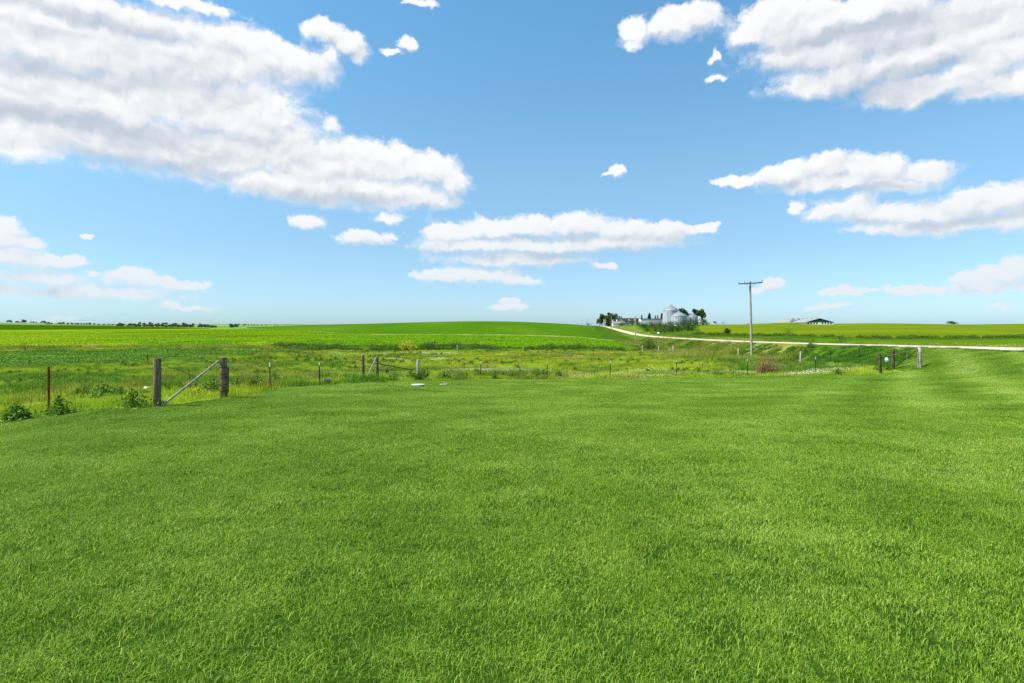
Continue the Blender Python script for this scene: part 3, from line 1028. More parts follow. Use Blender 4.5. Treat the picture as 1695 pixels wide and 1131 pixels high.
scatter('fence_line_grass', fp, np.array(ex), np.array(ey), rng.uniform(.35, .95, len(ex)), MAT['pasture_blade'], 'strip of longer uncut grass along the foot of the pasture fence')

# drier straw-coloured patches, and lush dark ones
MAT['bank_blade'] = mat_leaf('bank_blade', [(0, C(74, 96, 22)), (.35, C(116, 136, 36)), (.65, C(156, 160, 66)), (.85, C(190, 178, 110)), (1, C(212, 196, 146))], 0.13, 0.25, 0.5)
MAT['lush_blade'] = mat_leaf('lush_blade', [(0, C(58, 92, 16)), (.4, C(86, 128, 24)), (.75, C(118, 156, 38)), (1, C(152, 178, 66))], 0.2, 0.28, 0.4)
x, y = grid_pts(-70, 34, 24, 119, 2.2, 0.5)
dens = fnoise(x / 9 + 31, y / 6, 141)
strip = (np.abs(y - 96 - .06 * x) < 8) & (x > 4) & (x < 26)
k = (zones(x, y) == PAST) & in_view(x, y, 9) & ((dens > .62) | (strip & (dens > .36)))
scatter('pasture_straw', pp_, x[k], y[k], rng.uniform(.8, 1.3, k.sum()), MAT['bank_blade'], 'dry straw coloured grass in patches across the pasture', lift=.04)
dens = fnoise(x / 7 + 11, y / 4, 151)
k = (zones(x, y) == PAST) & in_view(x, y, 9) & (dens > np.where(x < -.35 * y, .52, .61))
scatter('pasture_lush_grass', pp_, x[k], y[k], rng.uniform(.9, 1.5, k.sum()), MAT['lush_blade'], 'lush darker green grass in patches across the pasture', lift=.03)

# brown seed stalks standing in loose clumps
MAT['dry_stalk'] = mat_leaf('dry_stalk', [(0, C(84, 62, 34)), (.5, C(128, 100, 56)), (1, C(172, 146, 92))], .5, .15, .3)
sp_ = []
for k in range(3):
    n = 70
    px_, py_ = r.normal(0, .55, n), r.normal(0, .4, n)
    a = blades(n, 1, (.35, .75), (.008, .014), .22, r, seedpos=(px_, py_))
    m_ = 160
    j_ = r.integers(0, n, m_)
    b = leaves(np.stack([px_[j_] + r.normal(0, .035, m_), py_[j_] + r.normal(0, .035, m_), r.uniform(.3, .62, m_)], -1), np.full(m_, .035), r, .1, .5)
    sp_.append(joinparts([a, b]))
x, y = grid_pts(-70, 34, 16, 116, 2.6, 0.5)
dens = fnoise(x / 5 + 7, y / 4, 181)
k = (zones(x, y) == PAST) & in_view(x, y, 9) & (dens > .64)
scatter('dry_stalks', sp_, x[k], y[k], rng.uniform(.6, 1.1, k.sum()), MAT['dry_stalk'], 'brown dry seed stalks standing in clumps through the pasture')

# ---- crops: leafy rows
BEANC = [(0, C(42, 84, 12)), (.45, C(78, 124, 22)), (.8, C(130, 168, 52)), (1, C(206, 220, 138))]
MAT['bean_leaf'] = mat_leaf('bean_leaf', BEANC, 0.12, 0.3, 0.3, 0.12)
bp = []
for k in range(3):
    P = []
    for row in range(4):
        for i in range(18):
            cx_, cy_ = -1.2 + i * .14 + r.normal(0, .03), -1.14 + row * .76 + r.normal(0, .03)
            n = 16
            P.append(np.stack([cx_ + r.normal(0, .10, n), cy_ + r.normal(0, .13, n), r.uniform(.08, .38, n) * r.uniform(.7, 1)], -1))
    P = np.concatenate(P)
    bp.append(leaves(P, np.full(len(P), .12), r, .8, .75))
gx_, gy_ = np.meshgrid(np.arange(-118, -38, 2.45), np.arange(40, 114, 2.9))
x, y = gx_.ravel(), gy_.ravel()
k = (zones(x, y) == BEAN) & in_view(x, y, 10)
x, y = x[k], y[k]
ob = scatter('bean_plants', bp, x, y, rng.uniform(.9, 1.1, len(x)), MAT['bean_leaf'], 'rows of leafy green bean plants beside the left edge of the pasture'.replace('left edge', 'far side'))

CROPC = [(0, C(104, 138, 4)), (.4, C(142, 172, 4)), (.75, C(176, 198, 8)), (1, C(206, 218, 60))]
MAT['crop_leaf'] = mat_leaf('crop_leaf', CROPC, 0.05, 0.3, 0.3, 0.08, (0.012, C(190, 214, 150)))
qp = []
for k in range(3):
    P = []
    for row in range(9):
        n = 190
        cy_ = -3.05 + row * .76
        P.append(np.stack([r.uniform(-3.2, 3.2, n), cy_ + r.normal(0, .14, n), r.uniform(.05, .36, n)], -1))
    P = np.concatenate(P)
    qp.append(leaves(P, np.full(len(P), .22), r, .9, .8))
gx_, gy_ = np.meshgrid(np.arange(-320, 50, 6.2), np.arange(124, 330, 6.6))
x, y = gx_.ravel(), gy_.ravel()
k = (zones(x, y) == CROP) & in_view(x, y, 8)
x, y = x[k], y[k]
greener = sstep(x / y + .06 * (fnoise(x / 30, y / 30, 95) - .5), -.44, -.24) > rng.uniform(.15, .85, len(x))
greener |= (y < 165) & (x / y > -.62) & (fnoise(x / 25, y / 12, 96) > .42)  # lower band: cloud shade over the crop painted with greener leaves
scatter('pale_crop_plants', qp, x[~greener], y[~greener], rng.uniform(.95, 1.1, (~greener).sum()), MAT['crop_leaf'], 'bright yellow green leafy crop in the middle field')
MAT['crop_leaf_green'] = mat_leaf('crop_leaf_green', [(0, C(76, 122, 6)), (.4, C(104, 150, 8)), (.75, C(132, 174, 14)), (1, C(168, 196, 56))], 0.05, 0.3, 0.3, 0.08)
scatter('green_crop_plants', qp, x[greener], y[greener], rng.uniform(.95, 1.1, greener.sum()), MAT['crop_leaf_green'], 'deeper green leafy crop in the middle field behind the ditch')

# ---- brushy ditch between pasture and middle field
BR = [(0, C(42, 68, 14)), (.4, C(70, 102, 20)), (.75, C(104, 132, 34)), (1, C(146, 156, 66))]
MAT['brush_leaf'] = mat_leaf('brush_leaf', BR, 0.15, 0.28, 0.4)
dp = []
for k in range(4):
    n = 620
    a = r.uniform(0, 6.283, n)
    rr = np.sqrt(r.uniform(0, 1, n)) * 1.5
    top = .9 * np.sqrt(np.maximum(1 - (rr / 1.55) ** 2, 0.02)) * (0.7 + .5 * vnoise(rr * np.cos(a) * 2 + 9 * k, rr * np.sin(a) * 2, 3))
    P = np.stack([rr * np.cos(a), rr * np.sin(a), top * r.uniform(.35, 1, n)], -1)
    dp.append(joinparts([leaves(P, np.full(n, .17), r, .4, .6), blades(60, 2.4, (.5, 1.05), (.012, .022), .4, r)]))
bx_, by_ = [], []
for xx in np.arange(-50, 34, 0.9):
    for b_ in (119.5, 125, 128, 131):
        yy = b_ + (4 if xx > -20 else 0) * (1 if b_ > 121 else 0) + rng.normal(0, 1.0)
        xx2 = xx + rng.normal(0, .5)
        if fnoise(np.array([xx2 / 6]), np.array([yy / 5]), 71)[0] > ((.44 if xx2 > -30 else .56) if b_ > 121 else .56) and road_s(xx2, yy) < -10:
            bx_.append(xx2)
            by_.append(yy)
scatter('ditch_brush', dp, np.array(bx_), np.array(by_), rng.uniform(.55, 1.15, len(bx_)), MAT['brush_leaf'], 'low dark green brush filling the ditch behind the pasture')
# tall rank growth on the road bank and verges
MAT['bank_green'] = mat_leaf('bank_green', [(0, C(40, 84, 12)), (.4, C(62, 112, 16)), (.75, C(88, 138, 26)), (1, C(124, 160, 48))], 0.2, 0.28, 0.4)
kp = []
for k in range(4):
    parts = [blades(700, 2.6, (.15, .40), (.010, .018), .6, r)]
    for c in range(7):
        cx_, cy_ = r.uniform(-1.2, 1.2, 2)
        parts.append(blades(80, 1, (.3, .75), (.010, .018), .5, r, seedpos=(cx_ + r.normal(0, .2, 80), cy_ + r.normal(0, .2, 80))))
    kp.append(joinparts(parts))
x, y = grid_pts(10, 62, 44, 240, 1.6, 0.5)
s = road_s(x, y)
tn = fnoise(x / 8, y / 12, 81)
k0 = (((s < -5.6) & (s > -19)) | ((s > 4.6) & (s < 24))) & np.isin(zones(x, y), (VERGE, PAST)) & in_view(x, y, 9)
tanm = ((s < 0) & (y > 66) & (tn > .42)) | ((s > 0) & (tn > .46))
k = k0 & tanm
scatter('verge_straw', kp, x[k], y[k], rng.uniform(.45, .75, k.sum()) * np.where(s[k] < -7.5, 1.7, 1.0), MAT['bank_blade'], 'tall tan seeded grass on the gravel road bank')
k = k0 & ~tanm
scatter('verge_grass', kp, x[k], y[k], rng.uniform(.3, .55, k.sum()) * np.where(s[k] < -7.5, 1.5, 1.0), MAT['bank_green'], 'rank green grass on the gravel road bank')
# uncut grass along the near shoulder of the road, above the mown bank
sy = np.arange(34, 60, 0.6)
sx = road_x(sy) - 4.75 + rng.normal(0, .3, len(sy))
scatter('shoulder_grass', fp, sx, sy, rng.uniform(.25, .7, len(sy)), MAT['bank_green'], 'fringe of uncut grass along the near shoulder of the gravel road')
sx = road_x(sy) + 4.4 + rng.normal(0, .3, len(sy))
scatter('far_shoulder_grass', fp, sx, sy, rng.uniform(.3, .8, len(sy)), MAT['bank_blade'], 'fringe of dry grass along the far shoulder of the gravel road')
# dark leafy band running down the bank beside the pasture corner
tx, ty = [], []
for t in np.linspace(0, 1, 46):
    px_, d_ = 1276 + 70 * t, 61 + 6 * t
    p = at(px_ + rng.normal(0, 3), d_ + rng.normal(0, 1.2))
    tx.append(p.x)
    ty.append(p.y)
scatter('bank_weeds', wp, np.array(tx), np.array(ty), rng.uniform(.6, 1.05, len(tx)), MAT['brush_leaf'], 'band of dark leafy weeds running down the road bank')
# long dry grass along the field edges
x, y = grid_pts(-170, -36, 111, 125, 2.3, 0.5)
k = (zones(x, y) == VERGE) & in_view(x, y, 10) & (fnoise(x / 7, y / 3, 83) > .36)
scatter('field_edge_straw', kp, x[k], y[k], rng.uniform(.6, 1.3, k.sum()), MAT['bank_blade'], 'tan and olive dry grass between the bean rows and the bright field')
x, y = grid_pts(28, 190, 140, 300, 4.2, 0.5)
s = road_s(x, y)
hb = np.interp(x / y, [.3, .35, .45, .6, .85], [292, 280, 264, 214, 206])
k = (s > 14) & (x / y > .29) & (np.abs(y - hb + 9) < 6) & in_view(x, y, 5)
scatter('field_edge_brush', dp, x[k], y[k], rng.uniform(.8, 1.5, k.sum()), MAT['brush_leaf'], 'low dark hedge of brush at the foot of the hay field')

# ---------------------------------------------------------------- object materials
def mat_wood(name, a, b, c, grain=(14, 14, 1.2)):
    m, nt, out = new_mat(name)
    tcn = nt.new('ShaderNodeTexCoord').outputs['Object']
    p = nt.vec('MULTIPLY', tcn, grain)
    n1 = nt.noise(p, 1.6, 5, 0.65)
    n2 = nt.noise(tcn, 3.0, 4, 0.6)
    f = nt.math('ADD', nt.math('MULTIPLY', n1, .65), nt.math('MULTIPLY', n2, .35))
    principled(nt, out, nt.ramp(nt.lin(f, .3, .7), [(0, a), (.45, b), (1, c)]), 0.95, 0.05, bump=n1, bstr=.6, bdist=.01)
    return m


def mat_plain(name, a, b, scale=4.0, rough=0.6, spec=0.3, metal=0.0, stretch=(1, 1, 1), bstr=0.15):
    m, nt, out = new_mat(name)
    tcn = nt.new('ShaderNodeTexCoord').outputs['Object']
    n1 = nt.noise(nt.vec('MULTIPLY', tcn, stretch), scale, 5, 0.65)
    principled(nt, out, nt.ramp(nt.lin(n1, .3, .7), [(0, a), (1, b)]), rough, spec, metal, bump=n1, bstr=bstr, bdist=.005)
    return m


MAT['wood'] = mat_wood('weathered_wood', C(52, 43, 30), C(106, 92, 71), C(158, 144, 117))
MAT['wood_dark'] = mat_wood('dark_wood', C(44, 36, 26), C(80, 69, 53), C(118, 104, 84))
MAT['wood_pale'] = mat_wood('pale_wood', C(120, 112, 98), C(170, 162, 148), C(206, 198, 184))
MAT['pole_wood'] = mat_wood('pole_wood', C(104, 98, 88), C(148, 142, 132), C(190, 184, 174), (10, 10, .6))
MAT['rust'] = mat_plain('rusty_steel', C(70, 30, 16), C(124, 62, 34), 14, .85, .2)
MAT['dark_steel'] = mat_plain('dark_green_steel', C(22, 30, 26), C(44, 54, 48), 14, .6, .35)
MAT['white_paint'] = mat_plain('white_paint', C(206, 206, 200), C(236, 236, 232), 6, .55, .3)
MAT['rail'] = mat_plain('grey_rail', C(112, 106, 92), C(166, 160, 146), 10, .7, .3, 0, (1, 1, .2))
MAT['wire'] = mat_plain('fence_wire', C(90, 88, 84), C(130, 126, 120), 10, .5, .4, .5)
MAT['black_steel'] = mat_plain('black_steel', C(20, 20, 22), C(42, 42, 44), 10, .5, .4)
MAT['plastic'] = mat_plain('white_plastic', C(222, 224, 224), C(244, 244, 242), 8, .4, .4)
MAT['lid'] = mat_plain('grey_lid', C(156, 158, 160), C(196, 197, 196), 9, .6, .3)
MAT['concrete'] = mat_plain('concrete', C(98, 94, 84), C(156, 150, 134), 9, .9, .15)
MAT['galv'] = mat_plain('galvanised_sheet', C(158, 164, 172), C(194, 199, 204), .7, .5, .4, .25, (1, 1, 1), .1)
MAT['galv_roof'] = mat_plain('galvanised_roof', C(128, 132, 137), C(156, 160, 164), .7, .55, .3, .2)
MAT['shingle'] = mat_plain('charcoal_shingle', C(38, 38, 42), C(64, 64, 68), 2.0, .9, .1)
MAT['green_sheet'] = mat_plain('dark_green_sheet', C(20, 52, 34), C(28, 66, 44), 1.0, .6, .3)
MAT['pale_sheet'] = mat_plain('pale_roof_sheet', C(132, 134, 128), C(158, 160, 152), .6, .6, .3, .1)
MAT['glass'] = mat_plain('dark_window', C(14, 18, 22), C(28, 34, 40), 3, .15, .6)
MAT['yellow'] = mat_plain('yellow_sign_face', C(226, 172, 20), C(240, 190, 30), 5, .5, .3)
MAT['bark'] = mat_wood('bark', C(40, 34, 26), C(66, 56, 44), C(96, 84, 66), (6, 6, 1))
MAT['twig'] = mat_plain('dry_twig', C(104, 80, 50), C(168, 138, 94), 6, .9, .1)
MAT['green_leaf'] = mat_leaf('green_leaf', [(0, C(26, 50, 12)), (.4, C(46, 78, 18)), (.75, C(72, 104, 26)), (1, C(106, 132, 48))], .4, .28, .3)
MAT['dark_leaf'] = mat_leaf('dark_leaf', [(0, C(34, 54, 18)), (.4, C(56, 82, 28)), (.75, C(82, 108, 40)), (1, C(112, 132, 64))], .4, .22, .3)
MAT['needle'] = mat_leaf('needle', [(0, C(18, 32, 18)), (.5, C(34, 52, 28)), (1, C(60, 78, 44))], .4, .15, .3)
MAT['yellow_leaf'] = mat_leaf('yellow_leaf', [(0, C(96, 116, 18)), (.4, C(150, 160, 24)), (.75, C(196, 196, 40)), (1, C(222, 214, 76))], .4, .3, .2)
MAT['brown_leaf'] = mat_leaf('brown_leaf', [(0, C(78, 58, 34)), (.5, C(124, 94, 58)), (1, C(164, 136, 88))], .4, .2, .2)
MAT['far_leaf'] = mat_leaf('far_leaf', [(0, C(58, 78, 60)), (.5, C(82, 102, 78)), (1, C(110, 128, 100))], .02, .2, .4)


# ---------------------------------------------------------------- fences
def round_post(name, parent, base, top, r0, mat, rings=0):
    """weathered round post, from base to top (points relative to the parent)"""
    mb = MB()
    b, t = Vector(base), Vector(top)
    ax = t - b
    pts = [b - ax.normalized() * .25, b, b + ax * .3, b + ax * .65, t - ax.normalized() * .02, t]
    rr = random.Random(int(b.x * 100) + 7)
    mb.tube(pts, [r0 * 1.04, r0 * 1.03, r0 * (1 + rr.uniform(-.03, .04)), r0 * (1 + rr.uniform(-.05, .03)), r0 * .97, r0 * .9], 14)
    o = mb.build(name, mat, parent)
    if rings:
        for k in range(rings):
            wb = MB()
            z = .22 + .16 * k * (4 / rings) + rr.uniform(-.03, .03)
            c = b + ax * min(z, .93)
            pts = [c + Vector((math.cos(a) * r0 * 1.04, math.sin(a) * r0 * 1.04, .01 * math.sin(a + k))) for a in np.linspace(0, 6.283, 17)]
            wb.tube(pts, .007, 4, False)
            wb.build('wire_wrap', MAT['black_steel'], o)
    return o


def tpost(parent, loc, h, mat='dark_steel', tip=True, lean=0.0):
    """steel T post with studs; loc relative to parent"""
    mb = MB()
    L = Vector(loc)
    rot = Matrix.Rotation(lean, 3, 'Y')
    body = h - (.16 if tip else 0)
    for c, s in (((0, 0, body / 2 - .15), (.045, .007, body + .3)), ((0, .022, body / 2 - .15), (.007, .04, body + .3))):
        mb.box(rot @ Vector(c) + L, s, rot)
    for k in range(int(body / .09)):
        mb.box(rot @ Vector((0, -.008, .06 + k * .09)) + L, (.014, .012, .03), rot)
    o = mb.build('steel_post', MAT[mat], parent)
    if tip:
        tb = MB()
        tb.box(rot @ Vector((0, 0, body + .08)) + L, (.047, .009, .16), rot)
        tb.box(rot @ Vector((0, .023, body + .08)) + L, (.009, .042, .16), rot)
        tb.build('painted_tip', MAT['white_paint'], o)
    return o


def strands(parent, P, heights, org, r=.003):
    """fence wires through a list of ground points"""
    for hgt in heights:
        mb = MB()
        pts = []
        for a, b in zip(P[:-1], P[1:]):
            for t in (0, .33, .66):
                q = a.lerp(b, t)
                pts.append(q + Vector((0, -.012, hgt - .03 * math.sin(t * 3.14))) - org)
        pts.append(P[-1] + Vector((0, -.012, hgt)) - org)
        mb.tube(pts, r, 4, False)
        mb.build('wire_strand', MAT['wire'], parent)


# rusty post by the lawn edge
p0 = at(80.5, 15.9)
mb = MB()
L_ = 1.22
for c, s in (((0, 0, L_ / 2 - .15), (.055, .010, L_ + .3)), ((0, .024, L_ / 2 - .15), (.010, .046, L_ + .3))):
    mb.box(c, s)
for k in range(13):
    mb.box((0, -.012, .05 + k * .09), (.02, .016, .034))
o = mb.build('steel_fence_post', MAT['rust'], None, p0)
tag(o, 'rusty red brown steel post standing alone at the lawn edge', 'fence post')

# brace of two stout posts
pa, pb = at(260, 16.3), at(370, 19.0)
t = empty('fence_brace', pa, 'pair of stout weathered posts with a long grey pole leaning diagonally between them', 'fence brace', 'wooden braces of the pasture fence')
q = pb - pa
a_ = round_post('wooden_post', t, (0, 0, 0), (.01, 0, 1.31), .098, MAT['wood'], 1)
b_ = round_post('wooden_post', t, q, q + Vector((0, 0, 1.29)), .108, MAT['wood'], 5)
mb = MB()
mb.tube([Vector((.16, -.06, .03)), q + Vector((-.10, -.08, 1.20))], [.032, .030], 10)
mb.build('brace_pole', MAT['rail'], t)
mb = MB()
mb.tube([Vector((.02, -.1, 1.18)), q * .34 + Vector((0, 0, .93)), q * .48 + Vector((0, 0, .78)), q * .72 + Vector((0, 0, .38)), q + Vector((-.1, 0, .28))], .007, 5)
mb.tube([q * .44 + Vector((0, 0, .95)), q * .45 + Vector((0, .05, .45)), q * .47 + Vector((0, .1, .1))], .006, 5)
mb.build('brace_wire', MAT['black_steel'], t)
mb = MB()
mb.box(q + Vector((.135, .02, .42)), (.03, .03, 1.1))
mb.build('steel_stake', MAT['black_steel'], t)

# two steel posts between that brace and the corner
PP = [at(447.5, 24.0), at(529.5, 26.8)]
t = empty('wire_fence', PP[0], 'short run of wire fence with two black white-tipped steel posts beside the lawn', 'fence', 'wire fences of the pasture')
for p in PP:
    tpost(t, p - PP[0], 1.03, lean=-.03)
strands(t, [at(370, 19.3)] + PP + [at(600, 31)], (.35, .65, .92), PP[0])

# corner brace
pa, pb, pc = at(601, 31.0), at(624, 32.6), at(692, 37.5)
t = empty('fence_brace', pa, 'fence corner of three wooden posts with two slanting rails behind the round lid', 'fence brace', 'wooden braces of the pasture fence')
q, q2 = pb - pa, pc - pa
round_post('wooden_post', t, (0, 0, 0), (-.02, 0, 1.30), .082, MAT['wood'], 2)
round_post('wooden_post', t, q, q + Vector((.01, 0, 1.28)), .088, MAT['wood'], 4)
round_post('wooden_post', t, q2, q2 + Vector((0, 0, 1.25)), .085, MAT['wood_pale'], 0)
mb = MB()
mb.tube([Vector((.14, -.02, .05)), q + Vector((-.06, -.06, 1.18))], .030, 8)
mb.build('brace_pole', MAT['rail'], t)
mb = MB()
mb.tube([q + Vector((.08, -.04, .90)), q2 + Vector((-.35, -.1, .62))], .03, 8)
mb.build('brace_pole', MAT['wood'], t)

# run along the far lawn edge
PP = [at(px, 40.2) for px in (795.5, 905.5, 1010.5, 1119.5, 1237, 1349.5)]
t = empty('wire_fence', PP[0], 'long wire fence with six slim white-tipped steel posts across the far lawn edge', 'fence', 'wire fences of the pasture')
for k, p in enumerate(PP):
    tpost(t, p - PP[0], 1.12, lean=(0.0, .02, -.01, .01, 0, .015)[k])
strands(t, [pc + Vector((0, 0, 0))] + PP + [at(1457, 38.3)], (.08, .4, .72, 1.0), PP[0])

# right-hand corner brace
pa, pb, pc = at(1457, 38.2), at(1478, 41.4), at(1522.5, 39.8)
t = empty('fence_brace', pa, 'fence corner of two dark posts and one pale post joined by rail and black brace', 'fence brace', 'wooden braces of the pasture fence')
q, q2 = pb - pa, pc - pa
round_post('wooden_post', t, (0, 0, 0), (-.05, 0, 1.28), .10, MAT['wood_dark'], 1)
round_post('wooden_post', t, q, q + Vector((0, 0, 1.38)), .11, MAT['wood_dark'], 2)
round_post('wooden_post', t, q2, q2 + Vector((-.01, 0, 1.33)), .115, MAT['wood_pale'], 6)
mb = MB()
mb.tube([Vector((.1, 0, 1.04)), q * .5 + q2 * .02 + Vector((.4, 0, 1.06)), q2 * .55 + Vector((0, .3, 1.12)), q2 + Vector((-.1, 0, 1.14))], .033, 8)
mb.build('brace_pole', MAT['wood'], t)
mb = MB()
mb.tube([q + Vector((.12, -.08, .12)), q2 + Vector((-.12, 0, 1.20))], .030, 8)
mb.build('brace_bar', MAT['black_steel'], t)
mb = MB()
pts, rad = [], []
for k in range(29):
    c = q * .35 + q2 * .55 + Vector((.02 * math.sin(k * 1.1) + (.015 * (k - 18) if k > 18 else 0), -.05, 1.04 - .03 * min(k, 26)))
    pts.append(c)
    rad.append(.018 if k % 2 else .008)
mb.tube(pts, rad, 5)
mb.build('chain', MAT['rail'], t)
# plastic jug hung there
j = MB()
c = Vector((0, 0, 0))
j.lathe(c, [(.0, -.17), (.055, -.17), (.11, -.12), (.13, 0), (.13, .06), (.10, .11), (.035, .15), (.03, .19), (0, .19)], 14)
j.tube([c + Vector((.03, 0, .17)), c + Vector((.12, 0, .19)), c + Vector((.17, 0, .12)), c + Vector((.13, 0, .05))], .022, 6)
j.tube([c + Vector((-.02, 0, .15)), c + Vector((-.12, 0, .17)), c + Vector((-.15, 0, .08))], .03, 6)
jo = j.build('plastic_jug', MAT['plastic'], None, pa + Vector((.34, -.12, .90)))
jo.rotation_euler = (R(12), R(160), 0)
jo.scale = (.72, .72, .72)
tag(jo, 'white plastic jug hanging from the fence corner rail', 'jug')

# run up the bank side
PP = [at(1422, 50.5), at(1375, 53)]
PQ = [at(1325, 58.5), at(1222, 82)]
t = empty('wire_fence', PP[0], 'mixed wire fence of steel and pale wooden posts at the foot of the road bank', 'fence', 'wire fences of the pasture')
tpost(t, PP[0] - PP[0], 1.15)
tpost(t, PP[1] - PP[0], 1.15, tip=False)
for p in PQ:
    round_post('wooden_post', t, p - PP[0], p - PP[0] + Vector((.02, 0, 1.32)), .09, MAT['wood_pale'])
strands(t, [at(1478, 41.4)] + PP + PQ, (.4, .72, 1.0), PP[0])
# back fence along the ditch
BP = [(1114.5, 112, 1.35, .13), (1108, 114, 1.0, .07), (1090.5, 112, 1.35, .08), (1063.5, 112, 1.4, .08), (866, 116, 1.0, .05), (757, 117, 1.2, .09)]
PP = [at(a, d) for a, d, _, _ in BP]
t = empty('wire_fence', PP[0], 'far wire fence of grey wooden posts along the brushy ditch', 'fence', 'wire fences of the pasture')
for p, (_, _, h, r_) in zip(PP, BP):
    round_post('wooden_post', t, p - PP[0], p - PP[0] + Vector((0, 0, h)), r_, MAT['wood_pale'])
strands(t, PP, (.5, .95), PP[0])
# back fence along the bean rows
BP = [(48, 62, .9), (130, 66, .95), (245.5, 69, 1.15), (290, 78, .8), (424, 100, 1.1)]
PP = [at(a, d) for a, d, _ in BP]
t = empty('wire_fence', PP[0], 'wire fence of thin leaning stakes between pasture and bean rows', 'fence', 'wire fences of the pasture')
for k, (p, (_, _, h)) in enumerate(zip(PP, BP)):
    round_post('wooden_stake', t, p - PP[0], p - PP[0] + Vector((-.14 if k == 2 else .03, 0, h)), .055 if k == 2 else .03, MAT['wood_dark'])
strands(t, PP, (.4, .8), PP[0])

# ---------------------------------------------------------------- lids and litter
p = at(692, 28.4)
t = empty('access_cover', p, 'raised round grey cover standing in the lawn', 'cover')
mb = MB()
mb.lathe((0, 0, 0), [(.27, -.1), (.27, .061), (.0, .061)], 28)
mb.build('riser', MAT['black_steel'], t)
mb = MB()
mb.lathe((0, 0, 0), [(0, .062), (.30, .062), (.315, .07), (.315, .085), (.29, .095), (.10, .10), (0, .10)], 32)
mb.build('lid', MAT['lid'], t)
p = at(735, 31.2)
mb = MB()
mb.lathe((0, 0, 0), [(.24, -.1), (.24, .05), (.21, .07), (.07, .075), (0, .075)], 28)
tag(mb.build('ground_cap', MAT['concrete'], None, p), 'smaller flat tan cap flush in the lawn', 'cover')


def pail(name, mat, r0, h, loc, rot, label, cat):
    t = empty(name, loc, label, cat)
    t.rotation_euler = rot
    mb = MB()
    mb.lathe((0, 0, 0), [(0, 0), (r0 * .82, 0), (r0, h), (r0 * 1.05, h), (r0 * 1.05, h - .03), (r0 * .97, h - .03), (r0 * .80, .012), (0, .012)], 22)
    mb.build('body', mat, t)
    mb = MB()
    mb.tube([Vector((r0 * math.cos(a) * 1.02, r0 * math.sin(a) * .9, h - .05 - .12 * math.sin(a))) for a in np.linspace(0, 3.14, 10)], .006, 5)
    mb.build('handle', MAT['wire'], t)


p = at(241, 22.2)
pail('pail', MAT['plastic'], .11, .24, p + Vector((0, 0, .12)), (R(100), R(0), R(60)), 'small white pail tipped over in the weeds behind the stout post', 'pail')
p = at(540, 27.8)
pail('bucket', MAT['rail'], .12, .32, p + Vector((.2, 0, .13)), (R(90), R(0), R(-75)), 'grey metal bucket lying on its side by the fence', 'bucket')

# ---------------------------------------------------------------- utility poles
def utility_pole(px, d, h, label, arm=1.55, ins=True, r0=.17, lean=0.0, marker=False):
    p = at(px, d)
    t = empty('utility_pole', p, label, 'utility pole', 'poles along the gravel road')
    mb = MB()
    mb.tube([(0, 0, -.6), (0, 0, 0), (lean * .5, 0, h * .5), (lean, 0, h)], [r0, r0, r0 * .83, r0 * .66], 12)
    mb.build('pole', MAT['pole_wood'], t)
    if arm:
        tl = -.10
        ab = MB()
        m_ = Matrix.Rotation(tl * .6, 3, 'Y')
        ab.box((lean, -.17, h - .28), (2 * arm, .10, .13), m_)
        for sx in (-1, 1):
            ab.tube([(lean, -.14, h - .85), (lean + sx * .7, -.17, h - .30 + sx * .04)], .018, 5)
        a_ = ab.build('crossarm', MAT['wood_dark'], t)
        if ins:
            for ox in (-arm + .06, -.72 * arm / 1.55, arm - .06):
                ib = MB()
                z = h - .215 - math.sin(tl * .6) * ox
                ib.lathe((lean + ox, -.17, z), [(.014, -.05), (.014, .10), (.05, .12), (.045, .16), (.06, .19), (.035, .25), (0, .26)], 10)
                ib.build('insulator', MAT['black_steel'], a_)
    if marker:
        kb = MB()
        kb.box((0, -r0 * 1.02, .95), (.5, .06, .55))
        kb.build('marker_plate', MAT['white_paint'], t)
    return t


utility_pole(1244.5, 78, 10.0, 'tall grey utility pole with crossarm standing at the foot of the road bank', lean=-.24)
utility_pole(1052, 250, 10.2, 'grey utility pole standing left of the farm bushes'.replace('left of', 'before'), arm=0, r0=.24)
utility_pole(1012, 450, 10.5, 'utility pole by the road bend with a white plate near its foot', arm=0, r0=.26, marker=True)
utility_pole(1002.5, 640, 9.5, 'utility pole against the dark trees at the crest', arm=0, r0=.26)
utility_pole(972, 760, 9.5, 'tallest of the bare poles rising beyond the green hill', arm=0, r0=.26)
utility_pole(963.5, 900, 9.0, 'middle one of the bare poles rising beyond the green hill', arm=0, r0=.26)
utility_pole(955.5, 1050, 8.5, 'shortest of the bare poles rising beyond the green hill', arm=0, r0=.24)

# ---------------------------------------------------------------- road signs
p = at(1074, 240)
t = empty('road_sign', p, 'yellow warning sign on a post beside the gravel road', 'road sign')
mb = MB()
mb.box((0, 0, .6), (.1, .1, 2.6))
mb.build('post', MAT['wood_pale'], t)
mb = MB()
m_ = Matrix.Rotation(R(45), 3, 'Y')
mb.box((0, -.08, 1.75), (.75, .03, .75), m_)
mb.build('sign_plate', MAT['yellow'], t)
p = at(1090.5, 320)
t = empty('mailbox', p, 'white mailbox on a post below the farm bushes', 'mailbox')
mb = MB()
mb.box((0, 0, .3), (.14, .14, 1.4))
mb.build('post', MAT['wood_pale'], t)
mb = MB()
m_ = Matrix.Rotation(R(-70), 3, 'Z')
prof = [(math.cos(a), math.sin(a)) for a in np.linspace(0, 3.1416, 9)]
vs = [m_ @ Vector((sx * .8, .42 * c, 1.25 + .38 * s)) for sx in (-1, 1) for c, s in prof] + [m_ @ Vector((sx * .8, y_, .95)) for sx in (-1, 1) for y_ in (.42, -.42)]
